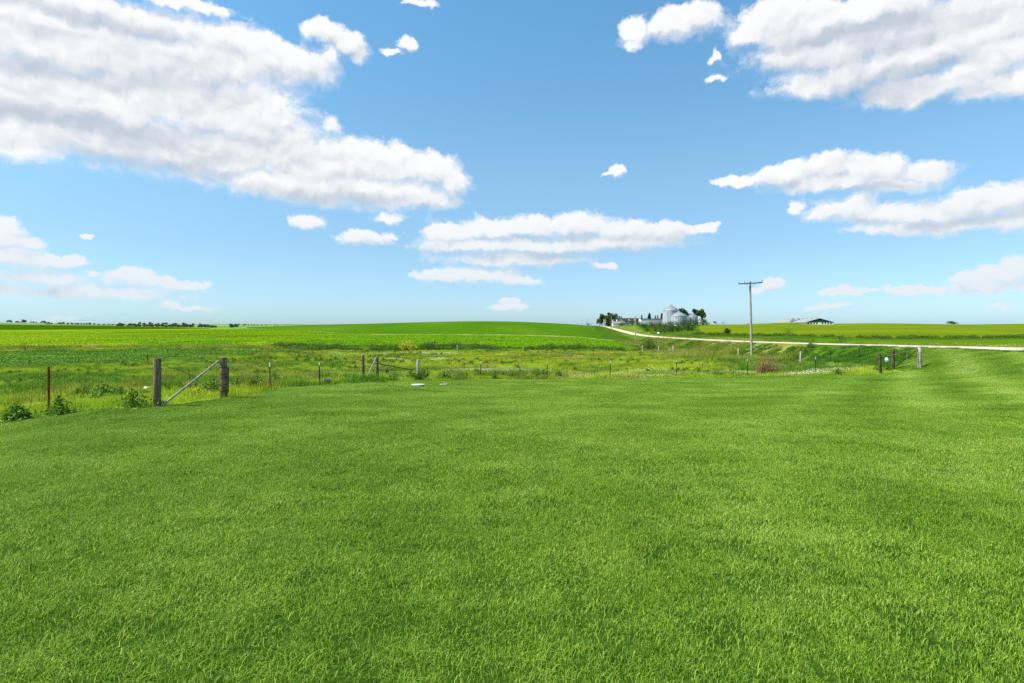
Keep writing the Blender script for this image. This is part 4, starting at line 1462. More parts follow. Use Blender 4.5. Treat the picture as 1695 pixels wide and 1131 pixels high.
fs = [(i, i + 1, 10 + i, 9 + i) for i in range(8)] + [tuple(range(9)) + (19, 18), tuple(range(9, 18)) + (21, 20), (18, 19, 21, 20), (0, 9, 20, 18), (8, 19, 21, 17)]
mb.add(vs, fs)
mb.build('box', MAT['white_paint'], t)

# ---------------------------------------------------------------- shrubs and trees
def shrub_parts(w_, h_, n, leaf, seed, lumps=7, flat=.9):
    q = np.random.default_rng(seed)
    cs = np.stack([q.uniform(-.34, .34, lumps) * w_, q.uniform(-.3, .3, lumps) * w_, q.uniform(.25, .72, lumps) * h_], -1)
    rs = q.uniform(.26, .40, lumps) * min(w_, h_ * 1.4)
    k = q.integers(0, lumps, n)
    dirs = q.normal(0, 1, (n, 3))
    dirs /= np.linalg.norm(dirs, axis=1)[:, None]
    P = cs[k] + dirs * (rs[k] * q.uniform(.45, 1.05, n) ** .5)[:, None]
    P[:, 2] = np.clip(P[:, 2], .02, h_ * 1.05)
    return leaves(P, np.full(n, leaf), q, .35, .65), cs


def shrub(name, px, d, w_px, h_px, mat, label, n=500, leaf=None, seed=1, group=None, stems=True, cat='bush', lumps=7):
    p = at(px, d)
    w_, h_ = w_px * d / F, h_px * d / F
    t = empty(name, p, label, cat, group)
    lf, cs = shrub_parts(w_, h_, n, leaf or max(w_ * .06, .05), seed, lumps)
    link('foliage', mesh_np('foliage', *lf[:3], MAT[mat], {'rnd': lf[3]}), t)
    if stems:
        mb = MB()
        for c in cs:
            mb.tube([(0, 0, -.1), (c[0] * .4, c[1] * .4, c[2] * .5), tuple(c)], [w_ * .018, w_ * .012, w_ * .005], 5, False)
        mb.build('stems', MAT['bark'], t)
    return t


shrub('shrub', 43, 115, 17, 16, 'dark_leaf', 'ragged dark shrub at the far edge of the bean rows', 420, seed=2)
shrub('shrub', 297, 112, 14, 11, 'dark_leaf', 'low dark oval shrub above the stout brace posts', 420, seed=3)
shrub('shrub', 616, 119, 18, 17, 'dark_leaf', 'upright dark shrub in the ditch brush', 500, seed=4)
shrub('shrub', 676, 118, 33, 18, 'yellow_leaf', 'yellow flowering bush in the ditch behind the pasture', 900, seed=5, lumps=10)
shrub('shrub', 712, 118, 27, 17, 'dark_leaf', 'round dark green bush beside the yellow one', 900, seed=6)
shrub('shrub', 1072, 133, 27, 20, 'green_leaf', 'biggest round green bush by the ditch below the yellow sign', 1300, seed=7, lumps=9)
shrub('shrub', 955, 131, 20, 13, 'green_leaf', 'low green bush at the end of the middle field', 500, seed=61)
shrub('shrub', 1078.5, 80, 13, 7, 'dark_leaf', 'low dark tuft of leaves alone in the open pasture', 350, seed=8)
shrub('shrub', 692, 37.0, 42, 15, 'green_leaf', 'low leafy bush growing over the foot of the pale fence post', 900, .07, seed=9, lumps=9)
shrub('shrub', 810, 51, 24, 17, 'brown_leaf', 'reddish brown dried bush behind the first slim steel post', 420, .07, seed=10)
shrub('shrub', 888, 45, 20, 12, 'brown_leaf', 'small brown dried weed bush behind the far lawn fence', 130, .06, seed=11)
shrub('shrub', 1395, 90, 24, 19, 'dark_leaf', 'low wide dark bush at the far side of the gravel road', 500, seed=12)
shrub('shrub', 1303, 272, 14, 10, 'dark_leaf', 'dark round bush at the foot of the hay field behind the tall pole', 420, seed=13)
shrub('shrub', 1190, 268, 11, 6, 'dark_leaf', 'low dark bush beside the small round tree', 350, seed=15)
shrub('shrub', 1197, 470, 7, 6, 'dark_leaf', 'small far bush on the skyline beside the grain bins', 200, seed=16)
shrub('shrub', 1173, 480, 8, 4, 'dark_leaf', 'far low bush on the skyline close to the grain bins', 200, seed=17)
shrub('shrub', 974, 640, 13, 5, 'dark_leaf', 'dark low bush at the crest end of the green hill', 260, seed=18)
shrub('shrub', 22, 14.9, 50, 11, 'weed_leaf', 'leafy mound of weeds at the lawn edge by the rusty post', 900, .06, seed=19, lumps=10)
shrub('shrub', 165, 18.2, 30, 20, 'weed_leaf', 'sparse tall weeds between the rusty post and the stout post', 110, .05, seed=20)
shrub('shrub', 268, 16.6, 22, 9, 'weed_leaf', 'tuft of weeds at the foot of the stout post', 120, .05, seed=23)
shrub('shrub', 322, 19.6, 26, 14, 'yellow_leaf', 'pale green broad leaves under the diagonal pole', 200, .09, seed=21)
shrub('shrub', 465, 29.5, 26, 10, 'brown_leaf', 'brown dry weeds behind the two black steel posts', 150, .06, seed=22)
shrub('shrub', 640, 40, 44, 34, 'green_leaf', 'tall green weeds behind the fence corner posts', 380, .09, seed=24, lumps=9)

# leaning dead brush against the far fence
p = at(1266, 41.2)
t = empty('dead_brush', p, 'heap of bare brown branches leaning at the far lawn fence', 'dead bush')
q = random.Random(5)
mb = MB()
for k in range(130):
    a = q.uniform(-.2, 1.5)
    L_ = q.uniform(.6, 1.75)
    dx, dz, dy = math.cos(a) * L_, math.sin(a) * L_ + .15, q.uniform(-.45, .45)
    b0 = Vector((q.uniform(-.75, .15), q.uniform(-.25, .25), 0.0))
    mid = b0 + Vector((dx * .5, dy * .5, dz * .56))
    tip = b0 + Vector((dx, dy, dz))
    mb.tube([b0, mid, tip], [.016, .011, .005], 4, False)
    for m in range(4):
        s_ = b0.lerp(tip, q.uniform(.4, .95))
        mb.tube([s_, s_ + Vector((q.uniform(-.2, .28), q.uniform(-.15, .15), q.uniform(-.02, .25)))], [.005, .002], 3, False)
mb.build('branches', MAT['twig'], t)
lf, _ = shrub_parts(1.5, .9, 170, .05, 44)
link('withered_leaves', mesh_np('withered_leaves', *lf[:3], MAT['brown_leaf'], {'rnd': lf[3]}), t)


def broad_tree(name, h_, w_, seed, n=900, leaf=.5, mat='dark_leaf', trunk=.22, lumps=11):
    """parts of a broad tree standing at the origin: trunk mesh and crown mesh"""
    q = np.random.default_rng(seed)
    cs, rs = [], []
    for k in range(lumps):
        a, rr = q.uniform(0, 6.283), math.sqrt(q.uniform(0, 1)) * .34 * w_
        zz = q.uniform(.34, .86)
        rr *= 1.15 - .75 * max(zz - .5, 0) * 2
        cs.append((rr * math.cos(a), rr * math.sin(a), zz * h_))
        rs.append(q.uniform(.14, .24) * w_)
    cs, rs = np.array(cs), np.array(rs)
    k = q.integers(0, lumps, n)
    dirs = q.normal(0, 1, (n, 3))
    dirs /= np.linalg.norm(dirs, axis=1)[:, None]
    P = cs[k] + dirs * (rs[k] * q.uniform(.3, 1.1, n) ** .5)[:, None]
    P[:, 2] = np.clip(P[:, 2], .12 * h_, h_)
    lf = leaves(P, np.full(n, leaf), q, .3, .7)
    crown = mesh_np('crown', *lf[:3], MAT[mat], {'rnd': lf[3]})
    mb = MB()
    r0 = .035 * h_ * trunk / .22
    mb.tube([(0, 0, -.4), (0, 0, .1 * h_), (.02 * w_, 0, .35 * h_), (0, .02 * w_, .7 * h_)], [r0 * 1.2, r0, r0 * .7, r0 * .25], 8)
    for c in cs:
        b0 = Vector((0, 0, h_ * q.uniform(.18, .42)))
        mb.tube([b0, b0.lerp(Vector(c), .55) + Vector((0, 0, .02 * h_)), Vector(c)], [r0 * .45, r0 * .28, r0 * .1], 5, False)
    return mb, crown


def conifer(name, h_, w_, seed, n=900, leaf=.4):
    q = np.random.default_rng(seed)
    P = []
    tiers = 13
    for k in range(tiers):
        z0 = .10 + .88 * k / tiers
        rad = w_ / 2 * (1 - z0) ** .85 * q.uniform(.75, 1.15)
        nb = 7
        for b in range(nb):
            a = q.uniform(0, 6.283)
            rl = rad * q.uniform(.6, 1.1)
            m = max(int(n / tiers / nb * (1.5 - z0)), 3)
            tt = q.uniform(.1, 1, m)
            P.append(np.stack([math.cos(a) * rl * tt + q.normal(0, .05 * w_, m), math.sin(a) * rl * tt + q.normal(0, .05 * w_, m), z0 * h_ - .09 * h_ * tt * (1 - z0) + q.normal(0, .012 * h_, m)], -1))
    P.append(np.stack([q.normal(0, .02 * w_, 20), q.normal(0, .02 * w_, 20), q.uniform(.85, 1, 20) * h_], -1))
    P = np.concatenate(P)
    lf = leaves(P, np.full(len(P), leaf), q, .2, .55)
    crown = mesh_np('crown', *lf[:3], MAT['needle'], {'rnd': lf[3]})
    mb = MB()
    mb.tube([(0, 0, -.4), (0, 0, .5 * h_), (0, 0, .97 * h_)], [.022 * h_, .014 * h_, .003 * h_], 7)
    return mb, crown


def place_tree(name, px, d, w_px, h_px, kind, label, seed, group=None, mat='dark_leaf', n=900, sink=0.0, trunk=.22):
    p = at(px, d)
    w_, h_ = w_px * d / F, h_px * d / F
    t = empty(name, p + Vector((0, 0, -sink)), label, 'tree', group)
    if kind == 'conifer':
        mb, crown = conifer(name, h_, w_ * 1.25, seed, int(n * 1.6), max(.085 * h_, .4))
    else:
        mb, crown = broad_tree(name, h_, w_ * 1.1, seed, int(n * 1.4), max(.075 * max(h_, w_), .35), mat, trunk)
    mb.build('trunk', MAT['bark'], t)
    link('crown', crown, t)
    return t


def top_tree(name, px, d, w_px, y_top, kind, label, seed, **kw):
    """tree whose crown reaches a given sight line, standing on the ground at distance d"""
    p = at(px, d)
    h_px = (CZ - p.z) * -1 * F / d * -1
    base_y = HY + (CZ - p.z) * F / d
    return place_tree(name, px, d, w_px, base_y - y_top, kind, label, seed, **kw)


FT = 'trees round the hilltop farm'
top_tree('broad_tree', 996.5, 1080, 14, 517.5, 'broad', 'tall dark tree where the road meets the skyline', 31, group=FT, n=1100)
top_tree('broad_tree', 993, 1090, 13, 526, 'broad', 'low dark tree at the outer end of the farm trees', 38, group=FT, n=700)
top_tree('conifer_tree', 1008, 1060, 14, 516.5, 'conifer', 'pointed spruce rising out of the dark farm trees', 32, group=FT, n=1100)
top_tree('broad_tree', 1006, 1040, 20, 522.5, 'broad', 'dark leafy tree in front of the pointed spruce', 33, group=FT, n=1000)
top_tree('broad_tree', 1016, 1020, 19, 519, 'broad', 'round dark tree beside the house gable', 34, group=FT, n=1100)
top_tree('broad_tree', 1025.5, 980, 12, 523, 'broad', 'thin dark tree rising behind the white house gable', 35, group=FT, n=500)
top_tree('conifer_tree', 1062.5, 520, 7, 521, 'conifer', 'slim spruce at the end of the house roof', 36, group=FT, n=600)
top_tree('conifer_tree', 1075, 500, 12, 518, 'conifer', 'broad spruce standing before the long white shed', 37, group=FT, n=1000)
top_tree('conifer_tree', 1084.5, 540, 6, 522, 'conifer', 'small spruce peeping over the shed roof, next to the broad one', 39, group=FT, n=400)
top_tree('conifer_tree', 1088.5, 545, 5, 521.5, 'conifer', 'thin spruce peeping over the shed roof, nearer to the tall bin', 40, group=FT, n=400)
top_tree('conifer_tree', 1095.5, 500, 10, 518, 'conifer', 'dark spruce close against the tall bin wall', 41, group=FT, n=800)
top_tree('broad_tree', 1128, 500, 22, 511, 'broad', 'green tree showing over the roof of the middle bin', 42, group=FT, mat='green_leaf', n=1100)
top_tree('broad_tree', 1138, 510, 18, 514, 'broad', 'green tree filling the gap between two bin roofs', 43, group=FT, mat='green_leaf', n=900)
top_tree('broad_tree', 1149.5, 505, 17, 510.5, 'broad', 'dark tall tree behind the smallest bin', 44, group=FT, n=1200)
top_tree('broad_tree', 1162, 500, 16, 510.5, 'broad', 'ragged dark tree at the open end of the farm, beside the smallest bin', 45, group=FT, n=1000)
top_tree('broad_tree', 1165, 490, 10, 527, 'broad', 'low bushy tree under the ragged dark one', 46, group=FT, n=500)
top_tree('broad_tree', 1183.5, 500, 6.5, 532, 'broad', 'lone little tree on the skyline beyond the bins', 47, n=260)
top_tree('round_tree', 1204.5, 272, 11.5, 543.5, 'broad', 'small round tree with bare trunk alone in the hay field', 48, mat='green_leaf', n=700)
top_tree('broad_tree', 1573, 545, 12, 532, 'broad', 'taller one of two lone trees on the hay field skyline', 49, n=500)
top_tree('broad_tree', 1581, 545, 9, 533.5, 'broad', 'shorter one of two lone trees on the hay field skyline', 50, n=400)

# thicket of bushes between road and farm
bush_src = []
for k in range(4):
    t = empty('thicket_bush', (0, 0, 0), 'dense green bush in the thicket between road and grain bins', 'bush', 'bushes of the roadside thicket')
    lf, cs = shrub_parts(4.0, 3.6, 520, .34, 100 + k, 8)
    link('foliage', mesh_np('foliage', *lf[:3], MAT['green_leaf' if k % 2 else 'dark_leaf'], {'rnd': lf[3]}), t)
    mb = MB()
    for c in cs:
        mb.tube([(0, 0, -.2), (c[0] * .4, c[1] * .4, c[2] * .5), tuple(c)], [.09, .06, .02], 5, False)
    mb.build('stems', MAT['bark'], t)
    bush_src.append(t)
THK = [(1019, 470, 1.0), (1026, 455, 1.0), (1033, 450, 1.1), (1040, 445, 1.15), (1047, 440, 1.1), (1054, 440, 1.2), (1061, 436, 1.2), (1068, 432, 1.2), (1076, 430, 1.3), (1084, 430, 1.25), (1092, 432, 1.3),
       (1100, 425, 1.1), (1107, 425, 1.2), (1115, 425, 1.2), (1123, 425, 1.15), (1131, 428, 1.3), (1141, 430, 1.3), (1149, 432, 1.35), (1157, 440, 1.3), (1164, 440, 1.4), (1170, 445, .8),
       (1030, 425, .9), (1046, 410, 1.0), (1058, 402, 1.1), (1065, 395, 1.0), (1072, 392, 1.1), (1085, 395, 1.1), (1096, 385, 1.2), (1104, 380, 1.1),
       (1092, 355, .9), (1100, 350, 1.0), (1108, 348, 1.1), (1114, 345, 1.3), (1122, 340, 1.35), (1127, 350, 1.2), (1139, 335, 1.75), (1145, 345, 1.1), (1133, 360, 1.0), (1112, 372, 1.0), (1120, 378, 1.1)]
for i, (px, d, s) in enumerate(THK):
    dn = max(d, 42 / ((px - CX) / F - .119) + 8)     # keep clear of the road
    s *= dn / d * (.62 if px < 1062 and i < 21 else 1.0)
    p = at(px, dn)
    sc = (s * rng.uniform(.9, 1.15), s * rng.uniform(.9, 1.15), s * rng.uniform(.85, 1.1))
    if i < 4:
        o = bush_src[i]
        o.location = p
        o.scale = sc
        o.rotation_euler.z = rng.uniform(0, 6)
    else:
        o = copy_thing(bush_src[i % 4], p, rng.uniform(0, 6), sc)
    if i >= 28:
        o['label'] = 'green bush in the lower rows of the thicket, close to the road verge'
    elif i >= 21:
        o['label'] = 'green bush in the middle row of the thicket, below the long white shed'
    if px == 1139:
        o['label'] = 'biggest bush of the roadside thicket, at its lower corner'

# ---------------------------------------------------------------- far trees along the horizon
far_src = []
for k in range(5):
    t = empty('distant_tree', (0, 0, 0), 'distant dark tree in the line along the horizon', 'tree', 'trees along the far horizon')
    mb, crown = broad_tree('t', 10.0, 14.0, 200 + k, 520, 1.7, 'far_leaf', .22, 9)
    mb.build('trunk', MAT['bark'], t)
    link('crown', crown, t)
    far_src.append(t)
HZ = []
q = random.Random(9)
for px in (15, 19, 26, 29, 32, 36, 39, 42, 51, 56, 60, 68, 71, 74):
    HZ.append((px, 2450, q.uniform(.7, 1.0) * (1.35 if px in (15, 39, 71) else .8)))
for px in (79, 82, 86, 95, 99, 103, 112, 119, 124, 129, 134, 139, 143, 148, 156, 164, 172, 180, 187):
    HZ.append((px, 2150, q.uniform(.5, .9)))
for px in (196, 199, 203, 213, 217, 222, 227, 231, 239, 244, 248, 252, 258, 263, 268, 272, 277, 281, 286, 291, 296, 300, 304, 309, 314, 318, 329, 334, 339, 344, 348, 353, 357):
    HZ.append((px, 1480 + q.uniform(-60, 60), q.uniform(.6, .95)))
for px in (201, 232, 238, 250, 262, 270, 276, 290, 305, 320, 331):
    HZ.append((px, 2500 + q.uniform(-150, 150), q.uniform(.8, 1.2)))
for px, s in ((381, 1.15), (384, .8), (388, 1.25), (395, .7), (403, .55), (405, .9), (411, .5), (417, .5), (421, .5), (426, .4), (433, .45), (441, .35), (455, .45), (460, .4)):
    HZ.append((px, 1500 if px < 392 else 2300, s))
for i, (px, d, s) in enumerate(HZ):
    p = at(px, d)
    sc = (s * q.uniform(.9, 1.3), s * q.uniform(.9, 1.3), s * q.uniform(.8, 1.1))
    if i < 5:
        o = far_src[i]
        o.location, o.scale = p, sc
    else:
        o = copy_thing(far_src[i % 5], p, q.uniform(0, 6), sc)
    if px < 76:
        o['label'], o['group'] = 'tiny tree in the row crowning the pale far ridge', 'trees on the pale far ridge'
    elif px < 190:
        o['label'], o['group'] = 'tiny tree peeping over the dark green far field', 'trees behind the dark green far field'
    elif px < 360 and d > 1900:
        o['label'], o['group'] = 'faint farther tree above the dark line of hollow trees', 'farther trees above the hollow'
    elif px < 360:
        o['label'], o['group'] = 'dark tree in the hollow beyond the bright field', 'trees in the far hollow'
    elif px < 392:
        o['label'], o['group'] = 'bigger dark tree at the end of the hollow, close to the hill', 'trees ending the hollow'
    else:
        o['label'], o['group'] = 'very small tree on the horizon where the green hill starts to rise', 'trees on the horizon by the hill'

# ---------------------------------------------------------------- farm buildings
def grain_bin(px, d, dia, eave, peak, label, stair=None, base_drop=0.3):
    p = at(px, d)
    t = empty('grain_bin', p, label, 'grain bin', 'grain bins of the hilltop farm')
    r_ = dia / 2
    mb = MB()
    prof = [(r_ * 1.02, -base_drop - .6), (r_ * 1.02, .25), (r_, .27)]
    nr_ = 12
    for k in range(nr_):
        z = .3 + (eave - .3) * k / nr_
        prof += [(r_, z), (r_ * 1.006, z + (eave - .3) / nr_ * .5)]
    prof.append((r_, eave))
    mb.lathe((0, 0, 0), prof, 48)
    for k in range(24):
        a = 6.28318 * (k + .5) / 24
        mb.box((math.cos(a) * (r_ * 1.012), math.sin(a) * (r_ * 1.012), eave / 2), (.10, .16, eave), Matrix.Rotation(a, 3, 'Z'))
    mb.build('wall', MAT['galv'], t)
    mb = MB()
    rr = r_ * 1.035
    mb.lathe((0, 0, 0), [(rr, eave - .12), (rr, eave + .02), (rr * .55, eave + (peak - eave) * .46), (.75, peak - .35), (.75, peak - .1), (.5, peak + .15), (0, peak + .2)], 48)
    for k in range(24):
        a = 6.28318 * k / 24
        mb.tube([(math.cos(a) * rr, math.sin(a) * rr, eave + .05), (math.cos(a) * .75, math.sin(a) * .75, peak - .30)], .05, 4, False)
    rf = mb.build('roof', MAT['galv_roof'], t)
    mb = MB()
    for k in range(10):
        a = 6.28318 * (k + .3) / 10
        c = Vector((math.cos(a) * r_ * .80, math.sin(a) * r_ * .80, eave + (peak - eave) * .24))
        mb.tube([c, c + Vector((0, 0, .55))], .16, 6)
    mb.build('vent', MAT['galv_roof'], rf)
    mb = MB()
    a = -2.2
    for sx in (-.22, .22):
        c = Vector((math.cos(a) * (r_ + .2), math.sin(a) * (r_ + .2), 0)) + Vector((-math.sin(a), math.cos(a), 0)) * sx
        mb.tube([c + Vector((0, 0, .3)), c + Vector((0, 0, eave + .3)), Vector((math.cos(a) * .9, math.sin(a) * .9, peak)) + Vector((-math.sin(a), math.cos(a), 0)) * sx], .045, 5)
    for k in range(int(eave / .5)):
        c = Vector((math.cos(a) * (r_ + .2), math.sin(a) * (r_ + .2), .4 + k * .5))
        e = Vector((-math.sin(a), math.cos(a), 0)) * .22
        mb.tube([c - e, c + e], .03, 4)
    mb.build('ladder', MAT['galv'], t)
    if stair:
        mb = MB()
        pts = [Vector((math.cos(b) * (r_ + .5), math.sin(b) * (r_ + .5), eave * (1 - k / 11))) for k, b in enumerate(np.linspace(stair[0], stair[1], 12))]
        mb.tube(pts, .14, 5)
        mb.tube([v + Vector((0, 0, 1.0)) for v in pts], .05, 5)
        mb.build('stair', MAT['black_steel'], t)
    return t


def hgt(px, d, y):
    """height above the ground there of a sight line"""
    return (HY - y) * d / F + CZ - gz((px - CX) / F * d, d)


grain_bin(1110.5, 468, 12.4, hgt(1110.5, 468, 514.2), hgt(1110.5, 468, 504.8), 'tallest steel grain bin with a steep cone roof')
grain_bin(1123.8, 440, 11.6, hgt(1123.8, 440, 523.0), hgt(1123.8, 440, 515.6), 'middle sized grain bin in front of the tall one')
grain_bin(1145.8, 466, 8.2, hgt(1145.8, 466, 524.4), hgt(1145.8, 466, 519.2), 'smallest grain bin with a dark stair, standing by the trees', stair=(-2.6, -1.0))
# white tank
p = at(1160, 455)
mb = MB()
mb.lathe((0, 0, 0), [(1.9, -.4), (1.95, 1.0), (1.95, 2.2), (1.7, 2.8), (1.1, 3.2), (.35, 3.35), (.3, 3.5), (0, 3.5)], 24)
tag(mb.build('storage_tank', MAT['white_paint'], None, p), 'round white tank half hidden under the trees by the smallest bin', 'tank')
# auger spout from the tall bin to the smallest
pa, pb = at(1123.5, 452), at(1139.2, 462)
zt = hgt(1123.5, 452, 511.4) + pa.z
t = empty('grain_auger', pb, 'long dark auger tube sloping down over the middle bin', 'auger')
mb = MB()
mb.tube([Vector((pa.x, pa.y, zt)) - pb, Vector((0, 0, hgt(1139.2, 462, 522.6)))], .28, 8)
mb.build('tube', MAT['black_steel'], t)
mb = MB()
for sx in (-.8, .8):
    mb.tube([(sx, 0, -.2), (sx * .2, 0, hgt(1139.2, 462, 522.6))], .09, 5)
mb.tube([Vector((pa.x, pa.y, gz(pa.x, pa.y) - .2)) - pb, Vector((pa.x, pa.y, zt)) - pb], .1, 5)
mb.build('support_leg', MAT['black_steel'], t)


def gable_roof(mb, x0, x1, y0, y1, eave, ridge, over=.35, th=.18):
    """roof with its ridge along x"""
    ym = (y0 + y1) / 2
    k = (ridge - eave) / ((y1 - y0) / 2)
    ea = eave - k * over
    for (ya, yb) in ((y0 - over, ym), (y1 + over, ym)):
        vs = [Vector((x, y, z)) for x in (x0 - over, x1 + over) for y, z in ((ya, ea), (yb, ridge), (yb, ridge + th), (ya, ea + th))]
        mb.add(vs, [(0, 1, 2, 3), (4, 7, 6, 5), (0, 4, 5, 1), (3, 2, 6, 7), (0, 3, 7, 4), (1, 5, 6, 2)])


def gable_walls(mb, x0, x1, y0, y1, eave, ridge, base=-.8):
    ym = (y0 + y1) / 2
    for x, s in ((x0, 1), (x1, -1)):
        mb.add([Vector((x, y0, base)), Vector((x, y1, base)), Vector((x, y1, eave)), Vector((x, ym, ridge - .03)), Vector((x, y0, eave))], [(0, 1, 2, 3, 4)])
    for y in (y0, y1):
        mb.add([Vector((x0, y, base)), Vector((x1, y, base)), Vector((x1, y, eave)), Vector((x0, y, eave))], [(0, 1, 2, 3)])


# farmhouse
d = 790
K = d / 482
p = at(1041, d)
t = empty('farmhouse', p, 'white farmhouse with a charcoal roof, gable and two small dormers', 'house')
hr, he = hgt(1041, d, 527.0), hgt(1041, d, 533.0)
mb = MB()
gable_walls(mb, -8.8 * K, 8.6 * K, 0, 9.0 * K, he, hr)
mb.build('wall', MAT['white_paint'], t)
mb = MB()
gable_roof(mb, -8.8 * K, 8.6 * K, 0, 9.0 * K, he, hr)
rf = mb.build('roof', MAT['shingle'], t)
mb = MB()
mb.box((-5.0 * K, 4.5 * K, hr + .6), (1.2, 1.2, 3.4))
mb.build('chimney', MAT['concrete'], rf)
# front gable wing
mb = MB()
gx = -6.6 * K
mb.add([Vector((gx + a, b, c)) for a, c in ((-2.9 * K, -.8), (2.9 * K, -.8), (2.9 * K, he - .1), (0, hr - .25), (-2.9 * K, he - .1)) for b in (-1.6 * K, 2.5 * K)],
       [(0, 2, 4, 6, 8), (1, 3, 5, 7, 9), (0, 1, 3, 2), (2, 3, 5, 4), (8, 9, 1, 0)])
mb.build('gable_wing', MAT['white_paint'], t)
mb = MB()
for s in (-1, 1):
    vs = [Vector((gx, y, hr - .2 + z)) for y in (-1.95 * K, 3.0 * K) for z in (0, .2)] + [Vector((gx + s * 3.25 * K, y, he - .45 + z)) for y in (-1.95 * K, 3.0 * K) for z in (0, .2)]
    mb.add(vs, [(0, 1, 3, 2), (4, 6, 7, 5), (0, 4, 5, 1), (2, 3, 7, 6), (0, 2, 6, 4), (1, 5, 7, 3)])
mb.build('wing_roof', MAT['shingle'], t)
for wx0, wz in ((-6.6, he + .5), (-7.6, he - 1.6), (-5.6, he - 1.6), (-1.8, he - 1.5), (1.0, he - 1.5), (4.0, he - 1.5), (6.6, he - 1.5)):
    wx, wy = wx0 * K, (-1.6 * K if wx0 < -4 else 0)
    mb = MB()
    mb.box((wx, wy - .02, wz), (1.3, .08, 1.5))
    wn = mb.build('window', MAT['glass'], t)
    mb = MB()
    for dz in (-.82, .82):
        mb.box((wx, wy - .06, wz + dz), (1.6, .1, .14))
    mb.build('window_frame', MAT['white_paint'], wn)
for dx in (.5 * K, 5.1 * K):
    mb = MB()
    y0_, zb, ztop = 1.0 * K, he + .4, he + 3.0
    pr = [(-1.4, zb), (1.4, zb), (1.4, zb + 1.3), (.9, ztop - .2), (0, ztop + .2), (-.9, ztop - .2), (-1.4, zb + 1.3)]
    vs = [Vector((dx + a, b, c)) for b in (y0_, 3.6 * K) for a, c in pr]
    mb.add(vs, [tuple(range(7)), tuple(range(13, 6, -1))] + [(i, (i + 1) % 7, 7 + (i + 1) % 7, 7 + i) for i in range(7)])
    dm = mb.build('dormer', MAT['white_paint'], t)
    mb = MB()
    mb.box((dx, y0_ - .02, zb + 1.1), (1.0, .06, 1.3))
    mb.build('window', MAT['glass'], dm)
# low annexe before it
d2 = 772
p2 = at(1024, d2)
t = empty('outbuilding', p2, 'low grey roofed building before the farmhouse gable', 'shed')
h2, e2 = hgt(1024, d2, 532.6), hgt(1024, d2, 535.6)
mb = MB()
gable_walls(mb, -7.3, 7.8, 0, 8, e2, h2)
mb.build('wall', MAT['white_paint'], t)
mb = MB()
gable_roof(mb, -7.3, 7.8, 0, 8, e2, h2)
mb.build('roof', MAT['concrete'], t)
mb = MB()
mb.box((1.5, -.04, e2 - 1.2), (1.1, .08, 1.1))
mb.build('window', MAT['glass'], t)
# house wing at the trees
d3 = 900
p3 = at(1021, d3)
t = empty('garage', p3, 'small white gabled building half hidden by the dark farm trees', 'garage')
h3, e3 = hgt(1021, d3, 528.2), hgt(1021, d3, 531.6)
mb = MB()
gable_walls(mb, -5.4, 5.4, 0, 9, e3, h3)
mb.build('wall', MAT['white_paint'], t)
mb = MB()
gable_roof(mb, -5.4, 5.4, 0, 9, e3, h3)
mb.build('roof', MAT['shingle'], t)
mb = MB()
mb.box((0, -.04, e3 - 1.9), (4.2, .08, 2.6))
mb.build('door', MAT['lid'], t)
# long white shed
d4 = 478
p4 = at(1079, d4)
t = empty('machine_shed', p4, 'long low white shed between the farmhouse and the tall bin', 'shed')
h4, e4 = hgt(1079, d4, 527.7), hgt(1079, d4, 528.8)
mb = MB()
gable_walls(mb, -8.6, 8.6, 0, 9, e4, h4)
mb.build('wall', MAT['white_paint'], t)
mb = MB()
gable_roof(mb, -8.6, 9.2, 0, 9, e4, h4, .2, .14)
mb.build('roof', MAT['shingle'], t)
mb = MB()
mb.box((4.5, -.05, e4 - 2.3), (4.2, .08, 3.8))
mb.build('door', MAT['lid'], t)

# livestock barn on the hay hill
d5 = 430
p5 = at(1356.7, d5)
t = empty('livestock_barn', p5, 'long livestock barn with a dark green gable end on the hay hill', 'barn', None, -math.atan2(38, 160))
hr, he = hgt(1356.7, d5, 527.3), hgt(1356.7, d5, 533.6)
W2 = 9.0
LB = 130.0
mb = MB()
mb.add([Vector((x, y, z)) for y in (0, LB) for x in (-W2, W2) for z in (-1.5, he)], [(0, 2, 3, 1), (4, 5, 7, 6), (0, 1, 5, 4), (2, 6, 7, 3)])
mb.build('wall', MAT['white_paint'], t)
mb = MB()
mb.add([Vector((x, y, z)) for y in (-.12, -.02) for x, z in ((-W2 - .3, he), (W2 + .3, he), (0, hr))], [(0, 1, 2), (5, 4, 3), (0, 3, 4, 1), (1, 4, 5, 2), (2, 5, 3, 0)])
mb.add([Vector((x, y, z)) for y in (LB + .02, LB + .12) for x, z in ((-W2, he), (W2, he), (0, hr))], [(0, 1, 2), (5, 4, 3)])
mb.build('gable', MAT['green_sheet'], t)
mb = MB()
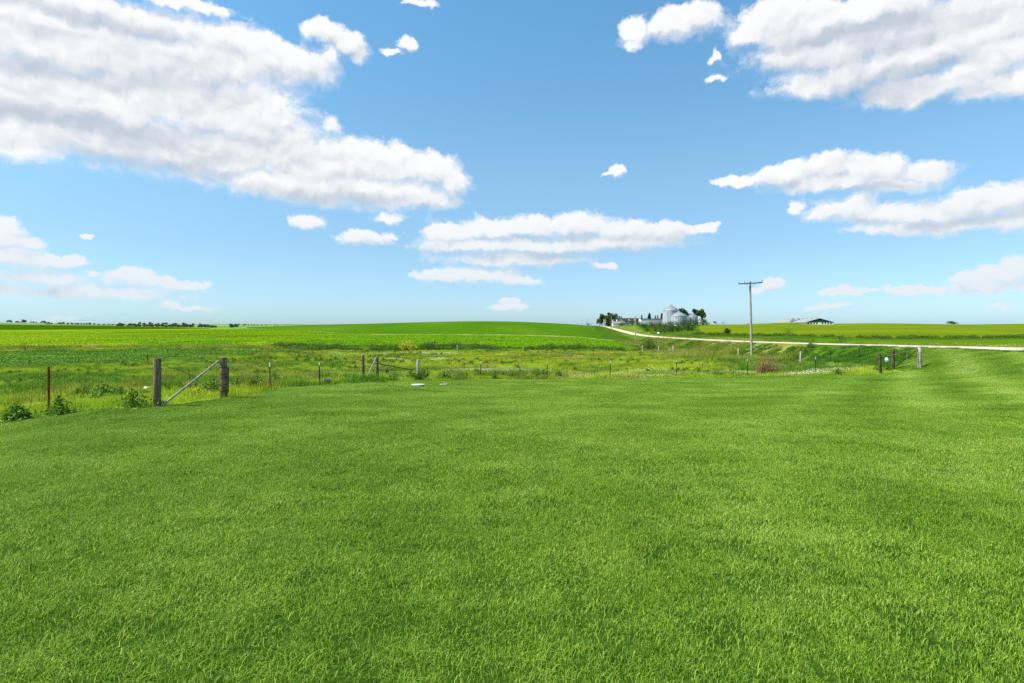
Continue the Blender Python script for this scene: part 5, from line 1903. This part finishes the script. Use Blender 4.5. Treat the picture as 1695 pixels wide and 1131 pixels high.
for s in (-1, 1):
    vs = [Vector((0, y, hr + z)) for y in (-.5, LB + .5) for z in (0.02, .2)] + [Vector((s * (W2 + .7), y, he - .2 + z)) for y in (-.5, LB + .5) for z in (0.02, .2)]
    mb.add(vs, [(0, 1, 3, 2), (4, 6, 7, 5), (0, 4, 5, 1), (2, 3, 7, 6), (0, 2, 6, 4), (1, 5, 7, 3)])
rf = mb.build('roof', MAT['pale_sheet'], t)
for k in range(9):
    mb = MB()
    mb.lathe((0, 8 + k * 14, hr), [(.35, -.1), (.35, .45), (.5, .5), (.0, .8)], 10)
    mb.build('vent', MAT['galv_roof'], rf)
for k in range(9):
    if k == 4:
        mb = MB()
        mb.box((0, -.05, he - 1.15), (1.2, .08, 2.1))
        mb.build('door', MAT['white_paint'], t)
        continue
    mb = MB()
    mb.box((-7.4 + k * 1.85, -.05, he - .75), (1.0, .08, .9))
    mb.build('window', MAT['glass'], t)
# feed bins beside it
for px, lb in ((1310.7, 'outermost of the three feed bins, farthest from the green gable'), (1319.4, 'middle one of the three feed bins beside the barn'), (1327.2, 'feed bin nearest to the dark green barn gable')):
    d6 = 478
    p = at(px, d6)
    t = empty('feed_bin', p, lb, 'feed bin', 'feed bins beside the barn')
    H = hgt(px, d6, 525.8)
    r_ = 1.72
    mb = MB()
    mb.lathe((0, 0, 0), [(.35, H * .14), (r_, H * .40), (r_, H * .80)], 20)
    mb.build('hopper', MAT['galv'], t)
    mb = MB()
    mb.lathe((0, 0, 0), [(r_ * 1.03, H * .795), (.45, H * .95), (.45, H * .985), (0, H)], 20)
    mb.build('roof', MAT['galv_roof'], t)
    for k in range(4):
        a = .785 + 1.5708 * k
        mb = MB()
        mb.tube([(math.cos(a) * r_, math.sin(a) * r_, -.4), (math.cos(a) * r_, math.sin(a) * r_, H * .45)], .09, 6)
        mb.build('leg', MAT['galv'], t)
# small dark shelter beyond the tall pole
p = at(1238.5, 470)
t = empty('field_shelter', p, 'tiny dark shelter on the skyline behind the tall pole', 'shelter')
mb = MB()
hh = hgt(1238.5, 470, 536.2)
mb.box((0, 0, hh / 2 - .2), (1.7, 1.4, hh))
mb.build('wall', MAT['wood_dark'], t)
mb = MB()
mb.box((0, 0, hh - .12), (2.0, 1.8, .14), Matrix.Rotation(.1, 3, 'Y'))
mb.build('roof', MAT['black_steel'], t)
